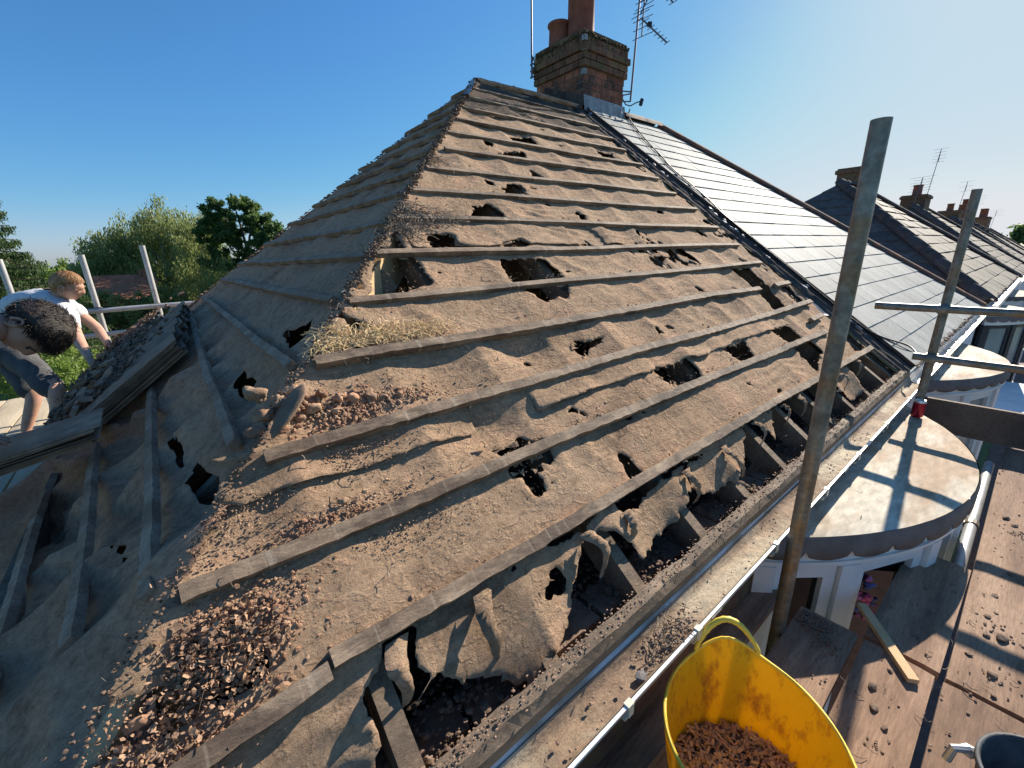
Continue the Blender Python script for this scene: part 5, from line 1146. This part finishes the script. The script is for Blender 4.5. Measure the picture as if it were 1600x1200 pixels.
# ---- the man in the white shirt
p1 = thing('person', 'ginger haired worker in a white t-shirt and dark grey shorts bending over the hip eave', 'person')
Jn = {'pelvis': ((-.56, 5.00, .34), (.14, .12)), 'waist': ((-.45, 4.93, .53), (.14, .115)), 'chest': ((-.30, 4.79, .65), (.165, .13)), 'upper': ((-.17, 4.66, .70), (.14, .10)), 'neck': ((-.075, 4.56, .72), .050), 'skull': ((-.02, 4.51, .77), .052),
      'shR': ((-.06, 4.46, .60), .056), 'elR': ((.0, 4.17, .38), .040), 'wrR': ((.05, 3.95, .265), .027), 'shL': ((-.09, 4.82, .64), .056), 'elL': ((.08, 4.66, .42), .042), 'wrL': ((.14, 4.42, .29), .027),
      'hipR': ((-.49, 4.90, .23), .095), 'knR': ((-.26, 4.50, -.03), .06), 'anR': ((-.36, 4.50, -.45), .038), 'toeR': ((-.22, 4.42, -.50), .035), 'hipL': ((-.60, 5.12, .23), .095), 'knL': ((-.45, 4.85, -.10), .06), 'anL': ((-.60, 4.85, -.45), .038), 'toeL': ((-.46, 4.80, -.50), .035)}
En = [('pelvis', 'waist'), ('waist', 'chest'), ('chest', 'upper'), ('upper', 'neck'), ('neck', 'skull'), ('upper', 'shR'), ('shR', 'elR'), ('elR', 'wrR'), ('upper', 'shL'), ('shL', 'elL'), ('elL', 'wrL'), ('pelvis', 'hipR'), ('hipR', 'knR'), ('knR', 'anR'), ('anR', 'toeR'), ('pelvis', 'hipL'), ('hipL', 'knL'), ('knL', 'anL'), ('anL', 'toeL')]
skinned('body', Jn, En, M['skin'], p1, 'pelvis')
def sub(J, keys, extra, grow=.012):
    o = {}
    for k in keys: p, r = J[k]; r = r if isinstance(r, tuple) else (r, r); o[k] = (p, (r[0]+grow, r[1]+grow))
    o.update(extra); return o
def lerp(a, b, t): return tuple(Vector(a).lerp(Vector(b), t))
sh = sub(Jn, ['pelvis', 'waist', 'chest', 'upper', 'shR', 'shL'], {'nk': (lerp(Jn['upper'][0], Jn['neck'][0], .6), (.075, .07)), 'slR': (lerp(Jn['shR'][0], Jn['elR'][0], .62), .064), 'slL': (lerp(Jn['shL'][0], Jn['elL'][0], .62), .064)}, .018)
skinned('t_shirt', sh, [('pelvis', 'waist'), ('waist', 'chest'), ('chest', 'upper'), ('upper', 'nk'), ('upper', 'shR'), ('shR', 'slR'), ('upper', 'shL'), ('shL', 'slL')], M['white_cloth'], p1, 'pelvis', ripple=.03)
so_ = sub(Jn, ['pelvis', 'hipR', 'hipL'], {'kR': (lerp(Jn['hipR'][0], Jn['knR'][0], .55), .098), 'kR2': (lerp(Jn['knR'][0], Jn['anR'][0], .12), .088), 'kL': (lerp(Jn['hipL'][0], Jn['knL'][0], .55), .098), 'kL2': (lerp(Jn['knL'][0], Jn['anL'][0], .12), .088)}, .022)
skinned('shorts', so_, [('pelvis', 'hipR'), ('hipR', 'kR'), ('kR', 'kR2'), ('pelvis', 'hipL'), ('hipL', 'kL'), ('kL', 'kL2')], M['grey_cloth'], p1, 'pelvis', ripple=.03)
head((.0, 4.49, .795), Rv*.45+Z_*.85, Rv*.8-Z_*.55+Vector((.3, .35, 0)), p1, M['skin'], M['hair_ginger'], 1.0)
fingers('h', Vector(Jn['wrR'][0]), Vector((.35, -.7, -.45)).normalized(), Vector((.8, .5, -.2)), Vector((.2, -.3, -.9)), p1, M['skin'], 1., .5)
fingers('h', Vector(Jn['wrL'][0]), Vector((.5, -.6, -.45)).normalized(), Vector((-.6, -.6, 0)), Vector((.2, -.3, -.9)), p1, M['skin'], 1., .5)
# ---- the dark haired man, mostly outside the left edge
p2 = thing('person', 'dark haired worker in black leaning in from the left with a hand on the slates', 'person')
Jn = {'pelvis': ((-.60, 2.32, .42), (.14, .12)), 'waist': ((-.43, 2.22, .60), (.13, .10)), 'chest': ((-.24, 2.10, .74), (.15, .115)), 'upper': ((-.08, 2.06, .80), (.13, .10)), 'neck': ((.02, 1.965, .755), .058), 'skull': ((.10, 1.93, .735), .06),
      'shR': ((-.20, 1.93, .70), .058), 'elR': ((-.44, 1.96, .45), .042), 'wrR': ((-.15, 1.84, .385), .028), 'shL': ((-.06, 2.22, .755), .068), 'elL': ((-.25, 2.30, .46), .042), 'wrL': ((-.17, 2.06, .37), .028),
      'hipR': ((-.58, 2.22, .36), .10), 'knR': ((-.46, 2.10, -.05), .065), 'anR': ((-.60, 2.12, -.44), .042), 'toeR': ((-.44, 2.06, -.49), .038), 'hipL': ((-.64, 2.42, .36), .10), 'knL': ((-.55, 2.48, -.05), .065), 'anL': ((-.72, 2.5, -.44), .042), 'toeL': ((-.57, 2.46, -.49), .038)}
skinned('body', Jn, En, M['skin2'], p2, 'pelvis')
sh = sub(Jn, ['pelvis', 'waist', 'chest', 'upper', 'shR', 'shL'], {'nk': (lerp(Jn['upper'][0], Jn['neck'][0], .45), (.08, .075)), 'slR': (lerp(Jn['shR'][0], Jn['elR'][0], .6), .066), 'slL': (lerp(Jn['shL'][0], Jn['elL'][0], .6), .066)}, .018)
skinned('t_shirt', sh, [('pelvis', 'waist'), ('waist', 'chest'), ('chest', 'upper'), ('upper', 'nk'), ('upper', 'shR'), ('shR', 'slR'), ('upper', 'shL'), ('shL', 'slL')], M['black_cloth'], p2, 'pelvis', ripple=.02)
so_ = sub(Jn, ['pelvis', 'hipR', 'hipL', 'knR', 'knL'], {'kR2': (lerp(Jn['knR'][0], Jn['anR'][0], .9), .062), 'kL2': (lerp(Jn['knL'][0], Jn['anL'][0], .9), .062)}, .02)
skinned('trousers', so_, [('pelvis', 'hipR'), ('hipR', 'knR'), ('knR', 'kR2'), ('pelvis', 'hipL'), ('hipL', 'knL'), ('knL', 'kL2')], M['trouser'], p2, 'pelvis', ripple=.02)
head((.145, 1.955, .725), Rv*.96-Z_*.12+Vector((.12, .15, 0)), -Z_*.9-Rv*.05+Vector((-.22, -.32, 0)), p2, M['skin2'], M['hair_dark'], .96, True)
fingers('h', Vector(Jn['wrR'][0]), Vector((.93, -.05, -.22)).normalized(), Vector((0, 1, .1)), Vector((-.1, 0, -1)), p2, M['skin2'], 1., .25)
fingers('h', Vector(Jn['wrL'][0]), Vector((.6, -.7, -.2)).normalized(), Vector((-.7, -.6, 0)), Vector((-.1, 0, -1)), p2, M['skin2'], 1., .4)

# ================================================================ trees and hedges
def leaves(name, centres, radii, n, size, mat, parent, droop=0, flat=0, clus=60, shell=.65, seed=1):
    g = np.random.default_rng(seed); P = []; per = n//len(centres)
    for c, r in zip(centres, radii):
        r = np.array(r if hasattr(r, '__len__') else (r, r, r), float); k = max(8, clus); d = g.normal(size=(k, 3)); d /= np.linalg.norm(d, axis=1)[:, None]
        cc = d*(shell+(1-shell)*g.random((k, 1)))*g.uniform(.8, 1.12, (k, 1)); idx = g.integers(0, k, per); q = cc[idx]*r + g.normal(size=(per, 3))*r*.11
        if droop:
            t = g.random(per)**1.2; q[:, 2] -= droop*t*g.uniform(.3, 1.2, per); q[:, :2] += .04*g.normal(size=(per, 2))
        if flat: q[:, 2] = (cc[idx]*r)[:, 2]+g.normal(size=per)*.06
        P.append(q+np.array(c))
    P = np.concatenate(P); m = len(P); a = g.normal(size=(m, 3)); a /= np.linalg.norm(a, axis=1)[:, None]; b = np.cross(a, g.normal(size=(m, 3))); b /= np.linalg.norm(b, axis=1)[:, None]
    if droop: a = a*.4+np.array([0, 0, -1.])*.8
    s = size*g.uniform(.6, 1.3, (m, 1)); V = np.stack([P-a*s, P-b*s*.45, P+a*s, P+b*s*.45], 1).reshape(-1, 3)
    o = npmesh(name, V, np.arange(4*m).reshape(-1, 4), M[mat], parent); o['kind'] = 'stuff'; return o
def trunk(base, top, r, limbs, mat, parent):
    b, t = Vector(base), Vector(top); mb = MB(); pts = [b+(t-b)*(i/8)+Vector((.08*sin(i*1.3), .08*cos(i*1.7), 0))*(i > 0) for i in range(9)]
    mb.tube(pts, [r*(1-.85*i/8) for i in range(9)], 9)
    for (h, tip) in limbs:
        p = b+(t-b)*h; tp = Vector(tip); mid = (p+tp)/2+Z_*(tp-p).length*.1; mb.tube([p, mid, tp], [r*.45*(1-h*.6), r*.25, r*.06], 6)
    mb.build('trunk', M[mat], parent, True)
bt = thing('birch_tree', 'tall weeping birch with grey green hanging foliage behind the slim pole', 'tree')
bc_ = [(-2.6, 35.5, -.4), (-1.2, 36, 1.6), (-.94, 35.87, 1.2), (.57, 35.46, 2.6), (1.82, 34.51, 3.1), (3.1, 33.31, 2.5), (-1.12, 35.12, -.92), (1.02, 33.96, .52), (2.9, 31.36, 1.0), (3.69, 28.94, -.3), (2.06, 31.04, -1.31), (3.25, 28.47, -1.95), (-.21, 32.47, -2.32), (-1.94, 34.19, -1.54)]
trunk((1.4, 33.5, GZ), (1.3, 34.3, 4.0), .26, [(.45, (3.4, 30, .3)), (.5, (-1, 35, .9)), (.6, (2.9, 32, 1.7)), (.65, (.3, 35, 2.2)), (.75, (2.3, 33.5, 3))], 'barkpale', bt)
leaves('crown', bc_, [(1.6, 1.9, 1.45)]*14, 130000, .085, 'leaf_birch', bt, droop=1.5, clus=55, seed=3)
dt = thing('maple_tree', 'dark green broadleaf tree rising right of the birch against the sky', 'tree')
dc = [(4.16, 29.94, 3.3), (5.18, 29.17, 3.6), (5.69, 28.41, 2.83), (4.42, 29.17, 2.18), (5.67, 27.87, 1.44), (3.66, 29.94, 2.4), (4.68, 28.4, .5), (6.3, 27.6, 2.2), (5.9, 27.6, .2), (3.7, 29.5, 1.0)]
trunk((5.0, 28.6, GZ), (5.0, 29.0, 3.6), .24, [(.5, (5.9, 27.8, 1.8)), (.55, (4.0, 29.6, 2.3)), (.7, (5.6, 28.4, 3)), (.7, (4.4, 29.7, 3.3))], 'bark', dt)
leaves('crown', dc, [(.92, 1.0, .80)]*10, 46000, .09, 'leaf_dark', dt, clus=26, shell=.5, seed=5)
ct = thing('conifer_tree', 'dark conifer with layered drooping boughs at the left edge', 'tree')
trunk((-3.9, 21.6, GZ), (-3.95, 21.8, 4.6), .2, [], 'bark', ct)
mbb = MB(); cc, rr_ = [], []
for lv in range(22):
    z = -2.6+lv*.335; R_ = (3.1*(1-lv/22.5)+.15)*random.uniform(.8, 1.1)
    for k in range(9):
        a = k*.7+lv*1.1+random.random()*.4; L = R_*random.uniform(.8, 1.12); c0 = Vector((-3.93, 21.75, z)); tip = c0+Vector((cos(a)*L, sin(a)*L, random.uniform(-.22, .05)*L+.12)); mbb.tube([c0, (c0+tip)/2+Z_*.05, tip], [.04, .025, .01], 4)
        for t in (.3, .5, .68, .84, 1.0): cc.append(tuple(c0+(tip-c0)*t+Z_*(-.05))); rr_.append((.26*(1.25-t*.6), .26*(1.25-t*.6), .09))
tag(mbb.build('boughs', M['bark'], ct), kind='stuff')
leaves('crown', cc, rr_, 120000, .05, 'leaf_con', ct, clus=14, shell=.3, seed=8, droop=.22)
def bush(name, label, cs, rs, n, size, mat, seed, cat='bush', group=None, clus=40):
    t = thing(name, label, cat, group); c0 = Vector(cs[0]); MB().tube([(c0.x, c0.y, GZ), tuple(c0)], [.1, .04], 6).build('trunk', M['bark'], t); leaves('crown', cs, rs, n, size, mat, t, clus=clus, seed=seed, shell=.7); return t
bush('hedge', 'bright sunlit hedge below the rails between the men and the birch', [(-1.5, 15.5, -2.3), (-.9, 14.8, -2.4), (-.3, 15.8, -2.4), (.4, 17.0, -2.4), (1.2, 18.2, -2.4), (-2.2, 16.5, -2.0)], [(.9, 1.1, 1.15)]*6, 30000, .055, 'leaf_bright', 11, 'hedge')
bush('garden_bush', 'pale green bush just past the white shirted man\'s arm', [(-1.0, 12.6, -2.6), (-.5, 12.0, -2.9)], [(.8, .9, 1.1)]*2, 14000, .05, 'leaf_bright', 12)
bush('tree_belt', 'light green trees low on the skyline between conifer and birch', [(-8.85, 74, -1.6), (-6.0, 72, -1.5), (-3.6, 71, -1.3), (-11.5, 75, -1.6), (-1, 70, -2)], [(2.3, 2.5, 2.6)]*5, 16000, .22, 'leaf_bright', 13, 'trees')
bush('garden_tree', 'mid green tree under the left of the birch', [(-3.2, 42.0, -2.9), (-1.9, 41.0, -3.1), (-4.8, 43.7, -2.4)], [(1.7, 1.7, 2.0)]*3, 15000, .12, 'leaf_dark', 14, 'tree')
bush('shaded_shrubs', 'deep green shrubs in shade beneath the birch', [(-.9, 32.8, -3.9), (.96, 31.5, -3.8), (2.6, 28.8, -3.6), (4.0, 26.5, -3.6), (5.5, 25, -3.6), (.2, 28, -4)], [(1.6, 1.6, 1.7)]*6, 26000, .10, 'leaf_dark', 15)
bush('low_tree', 'loose grey green shrub tree half hiding the orange roof', [(-1.6, 29.4, -1.3), (-.2, 29.0, -1.5), (1.0, 28.8, -1.2), (-2.6, 30.5, -1.2), (.1, 29.0, -2.6), (-1.4, 29.4, -2.9)], [(.95, .8, .95)]*6, 17000, .075, 'leaf_birch', 19, 'tree')
bush('dark_shrub', 'dark shrub below the conifer at the left edge', [(-4.0, 24, -2.4), (-3.0, 23.5, -2.9), (-5.0, 25, -2.0)], [(1.3, 1.3, 1.6)]*3, 14000, .08, 'leaf_con', 16)
bush('distant_tree', 'round green tree top beyond the last roof at the right edge', [(97, 2.4, -1.4), (101, -1.5, -1.4), (99, -6, -1.6)], [(3.2, 3.2, 4.0)]*3, 9000, .35, 'leaf_dark', 17, 'tree')
cs_ = [(-60+9*k, 118+6*sin(k*1.7), -3.6+.8*sin(k*2.3)) for k in range(17)]
tag(leaves('woodland', cs_, [(7, 4, 4.4)]*17, 30000, .6, 'leaf_dark', None, clus=30, seed=33), 'distant belt of trees closing the gardens', 'trees', kind='stuff')
rh = thing('red_roofed_house', 'house with an orange red tiled roof glimpsed through the birch', 'house')
MB().box((-.6, 31.8, -3.0), (2.4, 2.8, 4.4)).build('wall', M['brick'], rh)
MB().prism([(-1.9, 30.2, -.95), (-1.9, 33.4, -.95), (-1.9, 31.8, .30)], (2.6, 0, 0)).build('roof', surf('orange_tile', (.30, .10, .05), (.42, .17, .09), 3, bs=.5, bd=.03, bscale=12), rh)
MB().box((.2, 31.8, .2), (.4, .4, .7)).build('chimney', M['brick'], rh)
rh2 = thing('pink_roofed_house', 'low pinkish roof glimpsed just left of the ginger man\'s head', 'house')
MB().box((-7.5, 46, -3.6), (5, 4, 3.2)).build('wall', M['brick'], rh2)
MB().prism([(-10, 43.7, -1.9), (-10, 48.3, -1.9), (-10, 46, -.55)], (5.6, 0, 0)).build('roof', M['ridge'], rh2)
